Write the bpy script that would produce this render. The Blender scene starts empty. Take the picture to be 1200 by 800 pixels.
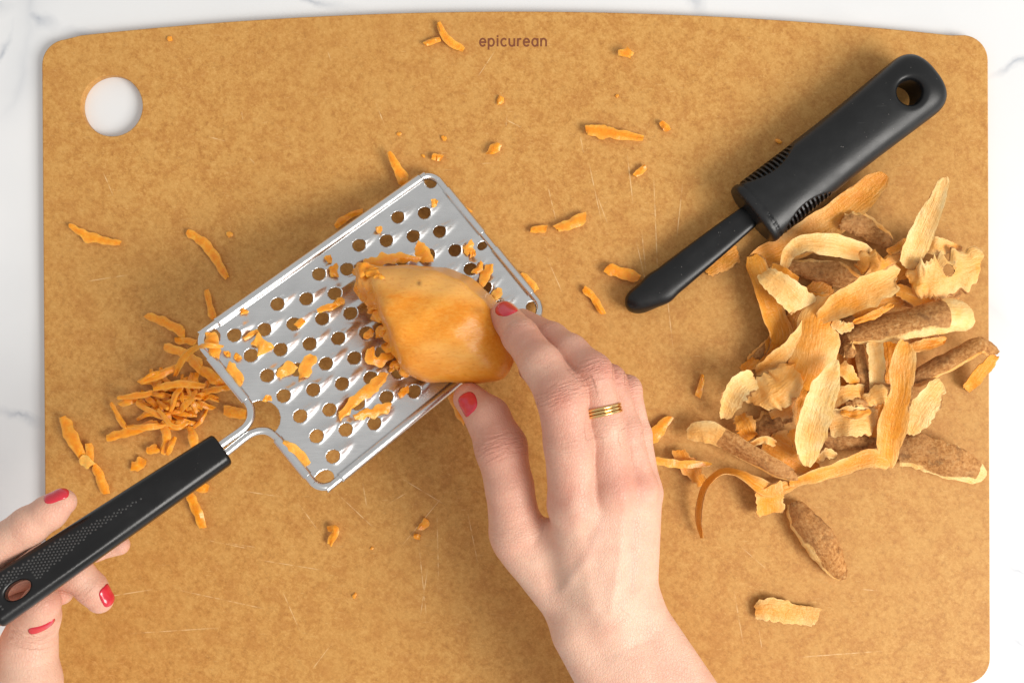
import bpy, math, random
import numpy as np
from mathutils import Vector, Matrix, noise as mnoise

# ------------------------------------------------------------------ camera, world, light, exposure
scene = bpy.context.scene
COL = scene.collection
CAM_H = 520.0            # camera height above the board top, mm
MMPX = 0.4               # mm per photo pixel at the board top
cam_data = bpy.data.cameras.new('camera')
cam_data.sensor_width = 36.0
cam_data.lens = 36.0 * CAM_H / (1200 * MMPX)
cam_data.clip_start = 0.02
cam_data.clip_end = 20.0
cam = bpy.data.objects.new('camera', cam_data)
COL.objects.link(cam)
cam.location = (0, 0, CAM_H / 1000)
scene.camera = cam

world = bpy.data.worlds.new('World')
scene.world = world
world.use_nodes = True
bg = world.node_tree.nodes['Background']
bg.inputs['Color'].default_value = (1.0, 0.985, 0.965, 1)
bg.inputs['Strength'].default_value = 0.60

def area_light(name, loc, target, size, size_y, power, color):
    d = bpy.data.lights.new(name, 'AREA')
    d.shape = 'RECTANGLE'; d.size = size; d.size_y = size_y
    d.energy = power; d.color = color
    o = bpy.data.objects.new(name, d)
    COL.objects.link(o)
    o.location = loc
    o.rotation_euler = (Vector(target) - Vector(loc)).to_track_quat('-Z', 'Y').to_euler()
    return o
area_light('window_light', (1.36, -0.66, 1.28), (0, 0, 0), 0.95, 0.95, 42.0, (1.0, 0.965, 0.915))

scene.view_settings.view_transform = 'Standard'
scene.view_settings.look = 'None'
scene.view_settings.gamma = 1.0
scene.view_settings.use_curve_mapping = False
scene.view_settings.exposure = 0.0
scene.render.engine = 'CYCLES'
scene.cycles.use_denoising = True
scene.cycles.max_bounces = 8

# ------------------------------------------------------------------ helpers
rng = random.Random(7)

def P(px, py, z=0.0):
    """photo pixel + height above the board (mm) -> place in the scene (mm)"""
    k = MMPX * (CAM_H - z) / CAM_H
    return np.array([(px - 600) * k, (400 - py) * k, z])

def R(r, z):
    return r * MMPX * (CAM_H - z) / CAM_H

def link(name, mesh, parent=None):
    o = bpy.data.objects.new(name, mesh)
    COL.objects.link(o)
    if parent is not None:
        o.parent = parent
    return o

def tag(o, label=None, cat=None, group=None, kind=None):
    if label: o['label'] = label
    if cat: o['category'] = cat
    if group: o['group'] = group
    if kind: o['kind'] = kind
    return o

def empty(name, at):
    o = bpy.data.objects.new(name, None)
    o.empty_display_size = 0.01
    COL.objects.link(o)
    o.location = Vector(at) / 1000
    return o

def base_of(o):
    """world place of an object's origin in mm (parents only translate)"""
    v = np.zeros(3)
    while o is not None:
        v = v + np.array(o.location) * 1000
        o = o.parent
    return v

def build(name, verts, faces, mat, parent=None, smooth=True, attrs=None, origin=None, sharp=None):
    verts = np.asarray(verts, dtype=float)
    if parent is not None:
        org = base_of(parent)
    elif origin is not None:
        org = np.asarray(origin, float)
    else:
        c = (verts.max(0) + verts.min(0)) / 2
        org = np.array([c[0], c[1], verts[:, 2].min()])
    me = bpy.data.meshes.new(name)
    v = (verts - org) / 1000
    if isinstance(faces, np.ndarray):
        n = len(faces); k = faces.shape[1]
        me.vertices.add(len(v)); me.vertices.foreach_set('co', v.astype(np.float32).ravel())
        me.loops.add(n * k); me.loops.foreach_set('vertex_index', faces.astype(np.int32).ravel())
        me.polygons.add(n)
        me.polygons.foreach_set('loop_start', np.arange(0, n * k, k, dtype=np.int32))
        me.polygons.foreach_set('loop_total', np.full(n, k, dtype=np.int32))
        me.update(calc_edges=True)
        me.validate()
    else:
        me.from_pydata([tuple(q) for q in v], [], faces)
        me.update()
    if smooth:
        me.polygons.foreach_set('use_smooth', np.ones(len(me.polygons), dtype=bool))
    if attrs:
        for k, a in attrs.items():
            a = np.asarray(a, dtype=np.float32)
            if a.ndim == 1:
                at = me.attributes.new(k, 'FLOAT', 'POINT'); at.data.foreach_set('value', a)
            else:
                at = me.attributes.new(k, 'FLOAT_VECTOR', 'POINT'); at.data.foreach_set('vector', a.ravel())
    if sharp is not None:
        me.set_sharp_from_angle(angle=math.radians(sharp))
    me.materials.append(mat)
    o = link(name, me, parent)
    if parent is None:
        o.location = Vector(org) / 1000
    return o

def nrm(v):
    v = np.asarray(v, float)
    return v / (np.linalg.norm(v, axis=-1, keepdims=True) + 1e-12)

def catmull(pts, n):
    pts = np.asarray(pts, float)
    if len(pts) == 2:
        t = np.linspace(0, 1, n)[:, None]
        return pts[0] * (1 - t) + pts[1] * t
    p = np.vstack([2 * pts[0] - pts[1], pts, 2 * pts[-1] - pts[-2]])
    seg = len(pts) - 1
    out = []
    for x in np.linspace(0, seg, n):
        i = min(int(x), seg - 1); t = x - i
        a, b, c, d = p[i:i + 4]
        out.append(.5 * (2 * b + (c - a) * t + (2 * a - 5 * b + 4 * c - d) * t * t + (3 * b - a - 3 * c + d) * t ** 3))
    return np.array(out)

def tube(path, rad, k=12, closed=False, flat=None):
    path = np.asarray(path, float); n = len(path)
    rad = np.broadcast_to(np.asarray(rad, float), (n,))
    if closed:
        T = nrm(np.roll(path, -1, 0) - np.roll(path, 1, 0))
    else:
        T = nrm(np.gradient(path, axis=0))
    ref = np.array([.21, .33, .92])
    V, F = [], []
    for i in range(n):
        s = nrm(np.cross(T[i], ref)); u = np.cross(s, T[i])
        for j in range(k):
            a = 2 * math.pi * j / k
            V.append(path[i] + rad[i] * (math.cos(a) * s + math.sin(a) * u))
    m = n if closed else n - 1
    for i in range(m):
        for j in range(k):
            a = i * k + j; b = i * k + (j + 1) % k
            c = ((i + 1) % n) * k + (j + 1) % k; d = ((i + 1) % n) * k + j
            F.append((a, b, c, d))
    if not closed:
        F.append(tuple(range(k - 1, -1, -1))); F.append(tuple((n - 1) * k + j for j in range(k)))
    return np.array(V), F

# ---- signed distance shapes and surface nets
def smin(a, b, k):
    h = np.clip(.5 + .5 * (b - a) / k, 0, 1)
    return b + (a - b) * h - k * h * (1 - h)

def smax(a, b, k):
    return -smin(-a, -b, k)

def rcone(p, a, b, ra, rb):
    ba = (b - a).astype(np.float32); pa = p - a.astype(np.float32)
    t = np.clip((pa @ ba) / float(ba @ ba + 1e-9), 0, 1)
    d = pa - t[..., None] * ba
    return np.sqrt((d * d).sum(-1)) - (ra + t * (rb - ra))

def chain(p, pts, rad, k=2.0):
    d = None
    for i in range(len(pts) - 1):
        e = rcone(p, pts[i], pts[i + 1], rad[i], rad[i + 1])
        d = e if d is None else smin(d, e, k)
    return d

def surface_net(f, lo, hi, h, iters=3):
    lo = np.asarray(lo, float); hi = np.asarray(hi, float)
    n = np.ceil((hi - lo) / h).astype(int) + 1
    B = 6
    nb = -(-n // B)
    D = np.full(nb * B, 9.0, np.float32)
    gx = [lo[i] + h * (np.arange(nb[i]) * B + (B - 1) / 2) for i in range(3)]
    c0 = np.stack(np.meshgrid(*gx, indexing='ij'), -1).astype(np.float32)
    dc = f(c0)
    live = np.abs(dc) < B * h * .87 * 1.5 + 1.0
    D = D.reshape(nb[0], B, nb[1], B, nb[2], B).transpose(0, 2, 4, 1, 3, 5).copy()
    D[:] = np.sign(dc)[..., None, None, None] * 9
    w = np.argwhere(live); o = (np.arange(B) - (B - 1) / 2) * h
    og = np.stack(np.meshgrid(o, o, o, indexing='ij'), -1).astype(np.float32)
    for i in range(0, len(w), 2000):
        q = w[i:i + 2000]
        pts = c0[q[:, 0], q[:, 1], q[:, 2]][:, None, None, None, :] + og
        D[q[:, 0], q[:, 1], q[:, 2]] = f(pts)
    D = D.transpose(0, 3, 1, 4, 2, 5).reshape(nb * B)
    n = nb * B
    S = D < 0
    c = np.zeros(n - 1, np.int8)
    for i in (0, 1):
        for j in (0, 1):
            for k in (0, 1):
                c += S[i:n[0] - 1 + i, j:n[1] - 1 + j, k:n[2] - 1 + k]
    act = (c > 0) & (c < 8)
    idx = np.argwhere(act)
    ids = -np.ones(n - 1, np.int64); ids[act] = np.arange(len(idx))
    acc = np.zeros((len(idx), 3)); cnt = np.zeros(len(idx))
    cs = [(i, j, k) for i in (0, 1) for j in (0, 1) for k in (0, 1)]
    for A in cs:
        for B in cs:
            if A < B and sum(x != y for x, y in zip(A, B)) == 1:
                a = idx + A; b = idx + B
                da = D[a[:, 0], a[:, 1], a[:, 2]]; db = D[b[:, 0], b[:, 1], b[:, 2]]
                m = (da < 0) != (db < 0)
                t = np.where(m, da / np.where(da - db == 0, 1, da - db), 0)
                acc += np.where(m[:, None], np.array(A) + t[:, None] * (np.array(B) - np.array(A)), 0)
                cnt += m
    V = lo + h * (idx + acc / cnt[:, None])
    F = []
    for d in range(3):
        e, g = (d + 1) % 3, (d + 2) % 3
        sl0 = [slice(None)] * 3; sl1 = [slice(None)] * 3
        sl0[d] = slice(0, n[d] - 1); sl1[d] = slice(1, n[d])
        for q in (e, g):
            sl0[q] = slice(1, n[q] - 1); sl1[q] = slice(1, n[q] - 1)
        s0 = S[tuple(sl0)]; s1 = S[tuple(sl1)]
        w = np.argwhere(s0 != s1)
        off = np.zeros(3, int); off[e] = 1; off[g] = 1
        w0 = w + off
        fl = s0[w[:, 0], w[:, 1], w[:, 2]]
        def cell(de, dg):
            o = w0.copy(); o[:, e] -= de; o[:, g] -= dg
            return ids[o[:, 0], o[:, 1], o[:, 2]]
        q = np.stack([cell(1, 1), cell(0, 1), cell(0, 0), cell(1, 0)], 1)
        q[~fl] = q[~fl][:, ::-1]
        F.append(q)
    F = np.vstack(F)
    for _ in range(iters):
        d, g = grad(f, V)
        V = V - np.clip(d, -h, h)[:, None] * g
    return V, F

def grad(f, V, e=0.05):
    V = np.asarray(V, float)
    d = f(V)
    g = np.stack([f(V + np.eye(3)[i] * e) - f(V - np.eye(3)[i] * e) for i in range(3)], -1) / (2 * e)
    l = np.linalg.norm(g, axis=-1, keepdims=True) + 1e-6
    return d / l[..., 0], g / l

def fnoise(V, scale, seed=0.0):
    return np.array([mnoise.noise(Vector((v[0] * scale + seed, v[1] * scale - seed, v[2] * scale + 2 * seed))) for v in V])

# ---- node helpers
def new_mat(name):
    m = bpy.data.materials.new(name); m.use_nodes = True
    nt = m.node_tree
    return m, nt, nt.nodes['Principled BSDF']

def N(nt, t, **kw):
    n = nt.nodes.new(t)
    for k, v in kw.items():
        if k.startswith('i_'):
            key = k[2:]
            n.inputs[int(key) if key.isdigit() else key].default_value = v
        else:
            setattr(n, k, v)
    return n

def L(nt, a, b):
    nt.links.new(a, b)

def noise_tex(nt, vec, scale, detail=4, rough=.55, dist=0.0):
    n = N(nt, 'ShaderNodeTexNoise')
    n.inputs['Scale'].default_value = scale; n.inputs['Detail'].default_value = detail
    n.inputs['Roughness'].default_value = rough; n.inputs['Distortion'].default_value = dist
    L(nt, vec, n.inputs['Vector'])
    return n.outputs['Fac']

def ramp(nt, fac, stops):
    r = N(nt, 'ShaderNodeValToRGB')
    el = r.color_ramp.elements
    while len(el) < len(stops): el.new(.5)
    for e, (p, c) in zip(el, stops):
        e.position = p
        e.color = (c, c, c, 1) if isinstance(c, (int, float)) else (*c, 1)
    L(nt, fac, r.inputs['Fac'])
    return r.outputs['Color']

def mix(nt, fac, a, b, mode='MIX'):
    m = N(nt, 'ShaderNodeMix', data_type='RGBA', blend_type=mode)
    for s, v in ((m.inputs['Factor'], fac), (m.inputs['A'], a), (m.inputs['B'], b)):
        if isinstance(v, (int, float)): s.default_value = v
        elif isinstance(v, tuple): s.default_value = (*v, 1)
        else: L(nt, v, s)
    return m.outputs['Result']

def math_(nt, op, a, b=None, c=None):
    m = N(nt, 'ShaderNodeMath', operation=op)
    for i, v in enumerate((a, b, c)):
        if v is None: continue
        if isinstance(v, (int, float)): m.inputs[i].default_value = v
        else: L(nt, v, m.inputs[i])
    return m.outputs[0]

def bump(nt, bsdf, h, strength, dist):
    b = N(nt, 'ShaderNodeBump')
    b.inputs['Strength'].default_value = strength; b.inputs['Distance'].default_value = dist
    L(nt, h, b.inputs['Height'])
    L(nt, b.outputs['Normal'], bsdf.inputs['Normal'])
    return b

def coords(nt):
    return N(nt, 'ShaderNodeNewGeometry').outputs['Position']

def attr(nt, name, vec=False):
    a = N(nt, 'ShaderNodeAttribute', attribute_name=name)
    return a.outputs['Vector'] if vec else a.outputs['Fac']

def scaled(nt, vec, s, rot=(0, 0, 0), loc=(0, 0, 0)):
    m = N(nt, 'ShaderNodeMapping')
    m.inputs['Scale'].default_value = s; m.inputs['Rotation'].default_value = rot; m.inputs['Location'].default_value = loc
    L(nt, vec, m.inputs['Vector'])
    return m.outputs['Vector']

# ------------------------------------------------------------------ materials
def mat_marble():
    m, nt, b = new_mat('white_marble')
    p = coords(nt)
    w = N(nt, 'ShaderNodeTexNoise'); w.inputs['Scale'].default_value = 5; w.inputs['Detail'].default_value = 5
    L(nt, p, w.inputs['Vector'])
    off = N(nt, 'ShaderNodeVectorMath', operation='MULTIPLY_ADD')
    L(nt, w.outputs['Color'], off.inputs[0]); off.inputs[1].default_value = (.16, .16, .0); L(nt, p, off.inputs[2])
    v = N(nt, 'ShaderNodeTexVoronoi', feature='DISTANCE_TO_EDGE'); v.inputs['Scale'].default_value = 5.5
    L(nt, off.outputs[0], v.inputs['Vector'])
    vein = ramp(nt, v.outputs['Distance'], [(0.0, 1.0), (.02, .5), (.09, 0.0)])
    gate = ramp(nt, noise_tex(nt, p, 9, 3), [(.42, 0.0), (.6, 1.0)])
    cloud = ramp(nt, noise_tex(nt, p, 7, 5), [(.35, (.74, .75, .76)), (.65, (.80, .805, .81))])
    f = math_(nt, 'MULTIPLY', math_(nt, 'MULTIPLY', vein, gate), .5)
    wob = N(nt, 'ShaderNodeTexNoise'); wob.inputs['Scale'].default_value = 60; wob.inputs['Detail'].default_value = 4
    L(nt, p, wob.inputs['Vector'])
    pw = N(nt, 'ShaderNodeVectorMath', operation='MULTIPLY_ADD')
    L(nt, wob.outputs['Color'], pw.inputs[0]); pw.inputs[1].default_value = (.014, .014, 0); L(nt, p, pw.inputs[2])
    tot = None
    for (x0, y0, x1, y1, wd) in ((-60, -20, 28, 18, .006), (22, 14, 75, 32, .005), (70, 30, 150, 62, .004), (20, 16, -20, 110, .003), (798, -40, 826, 30, .006), (1150, 640, 1230, 690, .004), (1165, 700, 1230, 800, .005), (1158, 90, 1230, 60, .003), (-20, 470, 60, 500, .003), (300, -20, 420, 12, .003)):
        a = P(x0, y0, -4.8) / 1000 + .007; e = P(x1, y1, -4.8) / 1000 + .007
        mid = (a + e) / 2; d = e - a; ln = np.linalg.norm(d)
        mp = N(nt, 'ShaderNodeMapping', vector_type='TEXTURE')
        mp.inputs['Location'].default_value = (mid[0], mid[1], 0); mp.inputs['Rotation'].default_value = (0, 0, math.atan2(d[1], d[0]))
        mp.inputs['Scale'].default_value = (ln / 2 * 1.1, wd, 1000)
        L(nt, pw.outputs[0], mp.inputs['Vector'])
        le = N(nt, 'ShaderNodeVectorMath', operation='LENGTH'); L(nt, mp.outputs[0], le.inputs[0])
        q = math_(nt, 'SUBTRACT', 1.0, le.outputs['Value'])
        tot = q if tot is None else math_(nt, 'MAXIMUM', tot, q)
    f = math_(nt, 'MAXIMUM', f, ramp(nt, tot, [(0.0, 0.0), (.5, .22), (.85, .6), (1.0, .85)]))
    L(nt, mix(nt, f, cloud, (.40, .43, .48)), b.inputs['Base Color'])
    b.inputs['Roughness'].default_value = .32
    return m

SCRATCHES = [  # photo px ends of the pale knife marks on the board
    (243, 160, 266, 166), (283, 130, 285, 142), (292, 185, 299, 192), (268, 636, 300, 641), (286, 575, 330, 582),
    (240, 632, 299, 644), (392, 575, 440, 620), (490, 630, 500, 725), (502, 660, 492, 726), (512, 600, 514, 680),
    (766, 205, 771, 330), (800, 215, 793, 280), (745, 280, 760, 345), (690, 190, 705, 260), (592, 140, 612, 150),
    (594, 135, 593, 148), (680, 160, 684, 180), (384, 60, 388, 72), (889, 735, 893, 760), (455, 590, 480, 575),
    (425, 565, 430, 595), (700, 230, 712, 262), (752, 270, 757, 320), (640, 210, 652, 260), (1010, 690, 1030, 692), (560, 192, 580, 191),
    (118, 700, 180, 690), (330, 690, 352, 740), (350, 590, 372, 620), (520, 580, 470, 640), (548, 600, 560, 660), (470, 560, 520, 590), (300, 655, 380, 668), (150, 742, 260, 735), (100, 330, 150, 322), (120, 200, 133, 230), (640, 300, 660, 345), (780, 330, 790, 420), (735, 180, 742, 240), (560, 90, 580, 60), (860, 690, 872, 760), (930, 770, 1040, 762), (440, 120, 452, 150), (205, 690, 320, 715), (868, 640, 900, 668), (365, 785, 390, 752),
]

def mat_board():
    m, nt, b = new_mat('pressed_paper_board')
    p0 = coords(nt)
    p = scaled(nt, p0, (1, 1, 1), (.9, .55, .7))
    n1 = noise_tex(nt, p, 125, 5, .6)
    n2 = noise_tex(nt, p, 430, 6, .78)
    n3 = noise_tex(nt, scaled(nt, p, (1.0, 1.6, 1)), 900, 4, .75, .4)
    n4 = noise_tex(nt, p, 9, 3, .5)
    c = ramp(nt, n2, [(.28, (.34, .140, .026)), (.50, (.565, .285, .068)), (.70, (.70, .41, .13))])
    c = mix(nt, ramp(nt, n1, [(.46, 0.0), (.66, .45)]), c, (.645, .375, .11))
    c = mix(nt, ramp(nt, n1, [(.34, .45), (.50, 0.0)]), c, (.46, .20, .045))
    c = mix(nt, ramp(nt, n3, [(.56, 0.0), (.72, .6)]), c, (.77, .50, .18))
    c = mix(nt, ramp(nt, n3, [(.28, .6), (.44, 0.0)]), c, (.38, .155, .03))
    c = mix(nt, ramp(nt, n4, [(.35, .25), (.6, 0.0)]), c, (.52, .27, .07))
    # short pale fibres in three directions
    for k, (rz, sd) in enumerate(((.3, 0.0), (1.35, .3), (2.3, .7))):
        fb = noise_tex(nt, scaled(nt, p0, (190, 1900, 1), (0, 0, rz), (sd, sd, 0)), 1.0, 2, .5)
        g = noise_tex(nt, scaled(nt, p, (1, 1, 1), (0, 0, 0), (sd, -sd, 0)), 60, 2)
        f = math_(nt, 'MULTIPLY', ramp(nt, fb, [(.66, 0.0), (.72, .5)]), ramp(nt, g, [(.48, 0.0), (.62, 1.0)]))
        c = mix(nt, f, c, (.74, .49, .20))
    p = p0
    # knife marks
    tot = None
    for (x0, y0, x1, y1) in SCRATCHES:
        a = P(x0, y0) / 1000; e = P(x1, y1) / 1000
        mid = (a + e) / 2; d = e - a; ln = np.linalg.norm(d); an = math.atan2(d[1], d[0])
        mp = N(nt, 'ShaderNodeMapping', vector_type='TEXTURE')
        mp.inputs['Location'].default_value = (mid[0], mid[1], 0); mp.inputs['Rotation'].default_value = (0, 0, an)
        mp.inputs['Scale'].default_value = (ln / 2, .00025, 1)
        L(nt, p, mp.inputs['Vector'])
        ab = N(nt, 'ShaderNodeVectorMath', operation='ABSOLUTE'); L(nt, mp.outputs[0], ab.inputs[0])
        sx = N(nt, 'ShaderNodeSeparateXYZ'); L(nt, ab.outputs[0], sx.inputs[0])
        q = math_(nt, 'SUBTRACT', 1.0, math_(nt, 'MAXIMUM', sx.outputs[0], sx.outputs[1]))
        tot = q if tot is None else math_(nt, 'MAXIMUM', tot, q)
    gate = ramp(nt, noise_tex(nt, p, 260, 2), [(.40, 0.1), (.6, .85)])
    c = mix(nt, math_(nt, 'MULTIPLY', ramp(nt, tot, [(0.0, 0.0), (.6, .9)]), gate), c, (.84, .62, .33))
    c = mix(nt, 1.0, c, (1.0, .945, .90), 'MULTIPLY')
    L(nt, c, b.inputs['Base Color'])
    b.inputs['Roughness'].default_value = .55
    b.inputs['Specular IOR Level'].default_value = .35
    bump(nt, b, n3, .12, .0004)
    return m

def simple(name, col, rough, metal=0.0, spec=.5):
    m, nt, b = new_mat(name)
    b.inputs['Base Color'].default_value = (*col, 1)
    b.inputs['Roughness'].default_value = rough
    b.inputs['Metallic'].default_value = metal
    b.inputs['Specular IOR Level'].default_value = spec
    return m

def mat_steel():
    m, nt, b = new_mat('stainless_steel')
    p = coords(nt)
    br = noise_tex(nt, scaled(nt, p, (120, 1500, 300), (0, 0, -.66)), 1.0, 3)
    big = noise_tex(nt, p, 60, 4)
    L(nt, ramp(nt, big, [(.3, (.64, .645, .65)), (.7, (.73, .735, .735))]), b.inputs['Base Color'])
    b.inputs['Metallic'].default_value = 1
    L(nt, ramp(nt, br, [(.3, .25), (.7, .33)]), b.inputs['Roughness'])
    return m

def mat_plastic(name, col, rough, speck=.0):
    m, nt, b = new_mat(name)
    p = coords(nt)
    n = noise_tex(nt, p, 900, 3)
    d = noise_tex(nt, p, 45, 5, .65)
    c = mix(nt, ramp(nt, d, [(.45, 0.0), (.8, .5)]), col, tuple(x * 1.9 + .006 for x in col))
    sp = noise_tex(nt, p, 1100, 1)
    c = mix(nt, ramp(nt, sp, [(.79, 0.0), (.82, speck)]), c, (.45, .42, .38))
    sc = noise_tex(nt, scaled(nt, p, (120, 2600, 60), (0, 0, .9)), 1.0, 2)
    c = mix(nt, ramp(nt, sc, [(.74, 0.0), (.8, .25 * (speck > 0))]), c, (.2, .2, .2))
    b.inputs['Specular IOR Level'].default_value = .36
    L(nt, c, b.inputs['Base Color'])
    L(nt, ramp(nt, d, [(.3, rough - .06), (.7, rough + .1)]), b.inputs['Roughness'])
    bump(nt, b, n, .08, .0003)
    return m

def mat_skin():
    m, nt, b = new_mat('skin')
    p = coords(nt)
    red = attr(nt, 'red'); pale = attr(nt, 'pale')
    n = noise_tex(nt, p, 160, 4, .6)
    f = noise_tex(nt, p, 900, 2, .6)
    c = mix(nt, ramp(nt, n, [(.35, 0.0), (.7, .35)]), (.77, .465, .335), (.76, .395, .285))
    rr = math_(nt, 'MULTIPLY', red, ramp(nt, n, [(.2, .65), (.75, 1.0)]))
    c = mix(nt, rr, c, (.58, .205, .145))
    c = mix(nt, pale, c, (.74, .50, .37))
    c = mix(nt, math_(nt, 'MULTIPLY', attr(nt, 'vein'), .18), c, (.50, .36, .30))
    c = mix(nt, ramp(nt, f, [(.55, 0.0), (.75, .3)]), c, (.60, .27, .19))
    mot = noise_tex(nt, p, 75, 3, .6)
    c = mix(nt, ramp(nt, mot, [(.45, 0.0), (.7, .35)]), c, (.66, .30, .215))
    c = mix(nt, ramp(nt, mot, [(.3, .35), (.45, 0.0)]), c, (.80, .54, .40))
    L(nt, c, b.inputs['Base Color'])
    b.inputs['Roughness'].default_value = .47
    b.inputs['Specular IOR Level'].default_value = .4
    b.inputs['Subsurface Weight'].default_value = .14
    b.inputs['Subsurface Radius'].default_value = (1.0, .35, .18)
    b.inputs['Subsurface Scale'].default_value = .0035
    # joint wrinkles: attribute (along, across, mask) in mm
    w = N(nt, 'ShaderNodeAttribute', attribute_name='wrinkle')
    sx = N(nt, 'ShaderNodeSeparateXYZ'); L(nt, w.outputs['Vector'], sx.inputs[0])
    cb = N(nt, 'ShaderNodeCombineXYZ')
    L(nt, math_(nt, 'MULTIPLY', sx.outputs[0], .75), cb.inputs[0]); L(nt, math_(nt, 'MULTIPLY', sx.outputs[1], .12), cb.inputs[1])
    wr = N(nt, 'ShaderNodeTexNoise'); wr.inputs['Scale'].default_value = 1.0; wr.inputs['Detail'].default_value = 3
    L(nt, cb.outputs[0], wr.inputs['Vector'])
    groove = ramp(nt, wr.outputs['Fac'], [(.40, 1.0), (.475, 0.25), (.50, 0.0), (.525, .3), (.62, 1.0)])
    hw = math_(nt, 'MULTIPLY', math_(nt, 'SUBTRACT', groove, 1.0), sx.outputs[2])
    v = N(nt, 'ShaderNodeTexVoronoi', feature='DISTANCE_TO_EDGE'); v.inputs['Scale'].default_value = 850
    L(nt, scaled(nt, p, (1, .6, 1), (0, 0, .2)), v.inputs['Vector'])
    cell = ramp(nt, v.outputs['Distance'], [(0.0, 0.0), (.12, 1.0)])
    h = math_(nt, 'MULTIPLY_ADD', cell, .10, math_(nt, 'MULTIPLY', hw, .34))
    h = math_(nt, 'MULTIPLY_ADD', n, .35, h)
    bump(nt, b, h, .8, .0010)
    # the creases are a little redder too, with their shade painted into the colour
    c2 = mix(nt, math_(nt, 'MULTIPLY', math_(nt, 'MULTIPLY', hw, -1.0), .16), c, (.45, .16, .11))
    c2 = mix(nt, math_(nt, 'MULTIPLY', attr(nt, 'crease'), .28), c2, (.42, .135, .09))
    L(nt, c2, b.inputs['Base Color'])
    return m

def mat_shred():
    m, nt, b = new_mat('grated_sweet_potato')
    p = coords(nt)
    n = noise_tex(nt, p, 420, 4)
    t = attr(nt, 'tone')
    c = ramp(nt, n, [(.3, (.86, .26, .006)), (.55, (.93, .335, .012)), (.75, (.95, .45, .045))])
    c = mix(nt, math_(nt, 'MULTIPLY', t, .8), c, (.93, .54, .12))
    L(nt, c, b.inputs['Base Color'])
    b.inputs['Roughness'].default_value = .32
    b.inputs['Subsurface Weight'].default_value = .25
    b.inputs['Subsurface Radius'].default_value = (1.0, .4, .1)
    b.inputs['Subsurface Scale'].default_value = .002
    bump(nt, b, n, .5, .0006)
    return m

def mat_potato():
    m, nt, b = new_mat('peeled_sweet_potato')
    p = coords(nt)
    st = noise_tex(nt, scaled(nt, p, (70, 190, 160), (0, 0, -.25)), 1.0, 5, .65)
    n = noise_tex(nt, p, 70, 4)
    fine = noise_tex(nt, scaled(nt, p, (420, 900, 800), (0, 0, -.2)), 1.0, 4, .7)
    raw = attr(nt, 'raw'); light = attr(nt, 'tone')
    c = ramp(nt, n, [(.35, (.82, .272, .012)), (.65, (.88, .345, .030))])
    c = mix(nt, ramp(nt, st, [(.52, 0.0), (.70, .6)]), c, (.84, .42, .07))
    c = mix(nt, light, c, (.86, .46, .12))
    c = mix(nt, ramp(nt, fine, [(.50, 0.0), (.68, .4)]), c, (.90, .48, .10))
    c = mix(nt, ramp(nt, fine, [(.3, .5), (.46, 0.0)]), c, (.62, .18, .012))
    c = mix(nt, raw, c, (.78, .27, .025))
    c = mix(nt, attr(nt, 'spot'), c, (.22, .09, .02))
    L(nt, c, b.inputs['Base Color'])
    b.inputs['Roughness'].default_value = .30
    b.inputs['Subsurface Weight'].default_value = .1
    b.inputs['Subsurface Radius'].default_value = (1.0, .4, .1)
    b.inputs['Subsurface Scale'].default_value = .003
    h = math_(nt, 'MULTIPLY_ADD', fine, .6, st)
    bump(nt, b, h, .35, .0008)
    return m

def mat_peel():
    m, nt, b = new_mat('sweet_potato_peel')
    p = coords(nt)
    s = attr(nt, 'skin'); t = attr(nt, 'tone')
    n = noise_tex(nt, p, 130, 5, .65)
    n2 = noise_tex(nt, p, 600, 4, .65)
    big = noise_tex(nt, p, 45, 3)
    st = noise_tex(nt, scaled(nt, attr(nt, 'fib', True), (.12, 1.1, 1.0)), 1.0, 4, .6)
    flesh_o = ramp(nt, n, [(.3, (.83, .27, .012)), (.7, (.90, .385, .045))])
    flesh_c = ramp(nt, n, [(.3, (.93, .54, .15)), (.7, (.95, .71, .34))])
    fl = mix(nt, math_(nt, 'MULTIPLY_ADD', math_(nt, 'SUBTRACT', big, .56), 1.9, t), flesh_o, flesh_c)
    fl = mix(nt, ramp(nt, st, [(.52, 0.0), (.74, .35)]), fl, (.93, .62, .24))
    fl = mix(nt, ramp(nt, st, [(.28, .4), (.44, 0.0)]), fl, (.76, .27, .02))
    spots = math_(nt, 'MULTIPLY', ramp(nt, noise_tex(nt, p, 260, 3), [(.68, 0.0), (.76, .6)]), ramp(nt, big, [(.5, 0.0), (.62, 1.0)]))
    fl = mix(nt, spots, fl, (.36, .17, .06))
    sk = ramp(nt, n2, [(.25, (.23, .08, .022)), (.5, (.52, .235, .072)), (.78, (.72, .42, .17))])
    sk = mix(nt, ramp(nt, n, [(.34, .65), (.46, 0.0)]), sk, (.13, .052, .02))
    sk = mix(nt, ramp(nt, big, [(.45, 0.0), (.7, .5)]), sk, (.46, .24, .10))
    edge = math_(nt, 'MULTIPLY_ADD', math_(nt, 'SUBTRACT', n, .5), 1.1, s)
    f = ramp(nt, edge, [(.42, 0.0), (.56, 1.0)])
    L(nt, mix(nt, f, fl, sk), b.inputs['Base Color'])
    L(nt, ramp(nt, f, [(0.0, .36), (1.0, .7)]), b.inputs['Roughness'])
    L(nt, ramp(nt, f, [(0.0, .4), (1.0, .1)]), b.inputs['Specular IOR Level'])
    b.inputs['Subsurface Weight'].default_value = .0
    b.inputs['Subsurface Radius'].default_value = (1.0, .5, .2)
    b.inputs['Subsurface Scale'].default_value = .002
    h = math_(nt, 'MULTIPLY_ADD', n2, .8, math_(nt, 'MULTIPLY_ADD', st, .8, n))
    bump(nt, b, h, .7, .0009)
    return m

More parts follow.
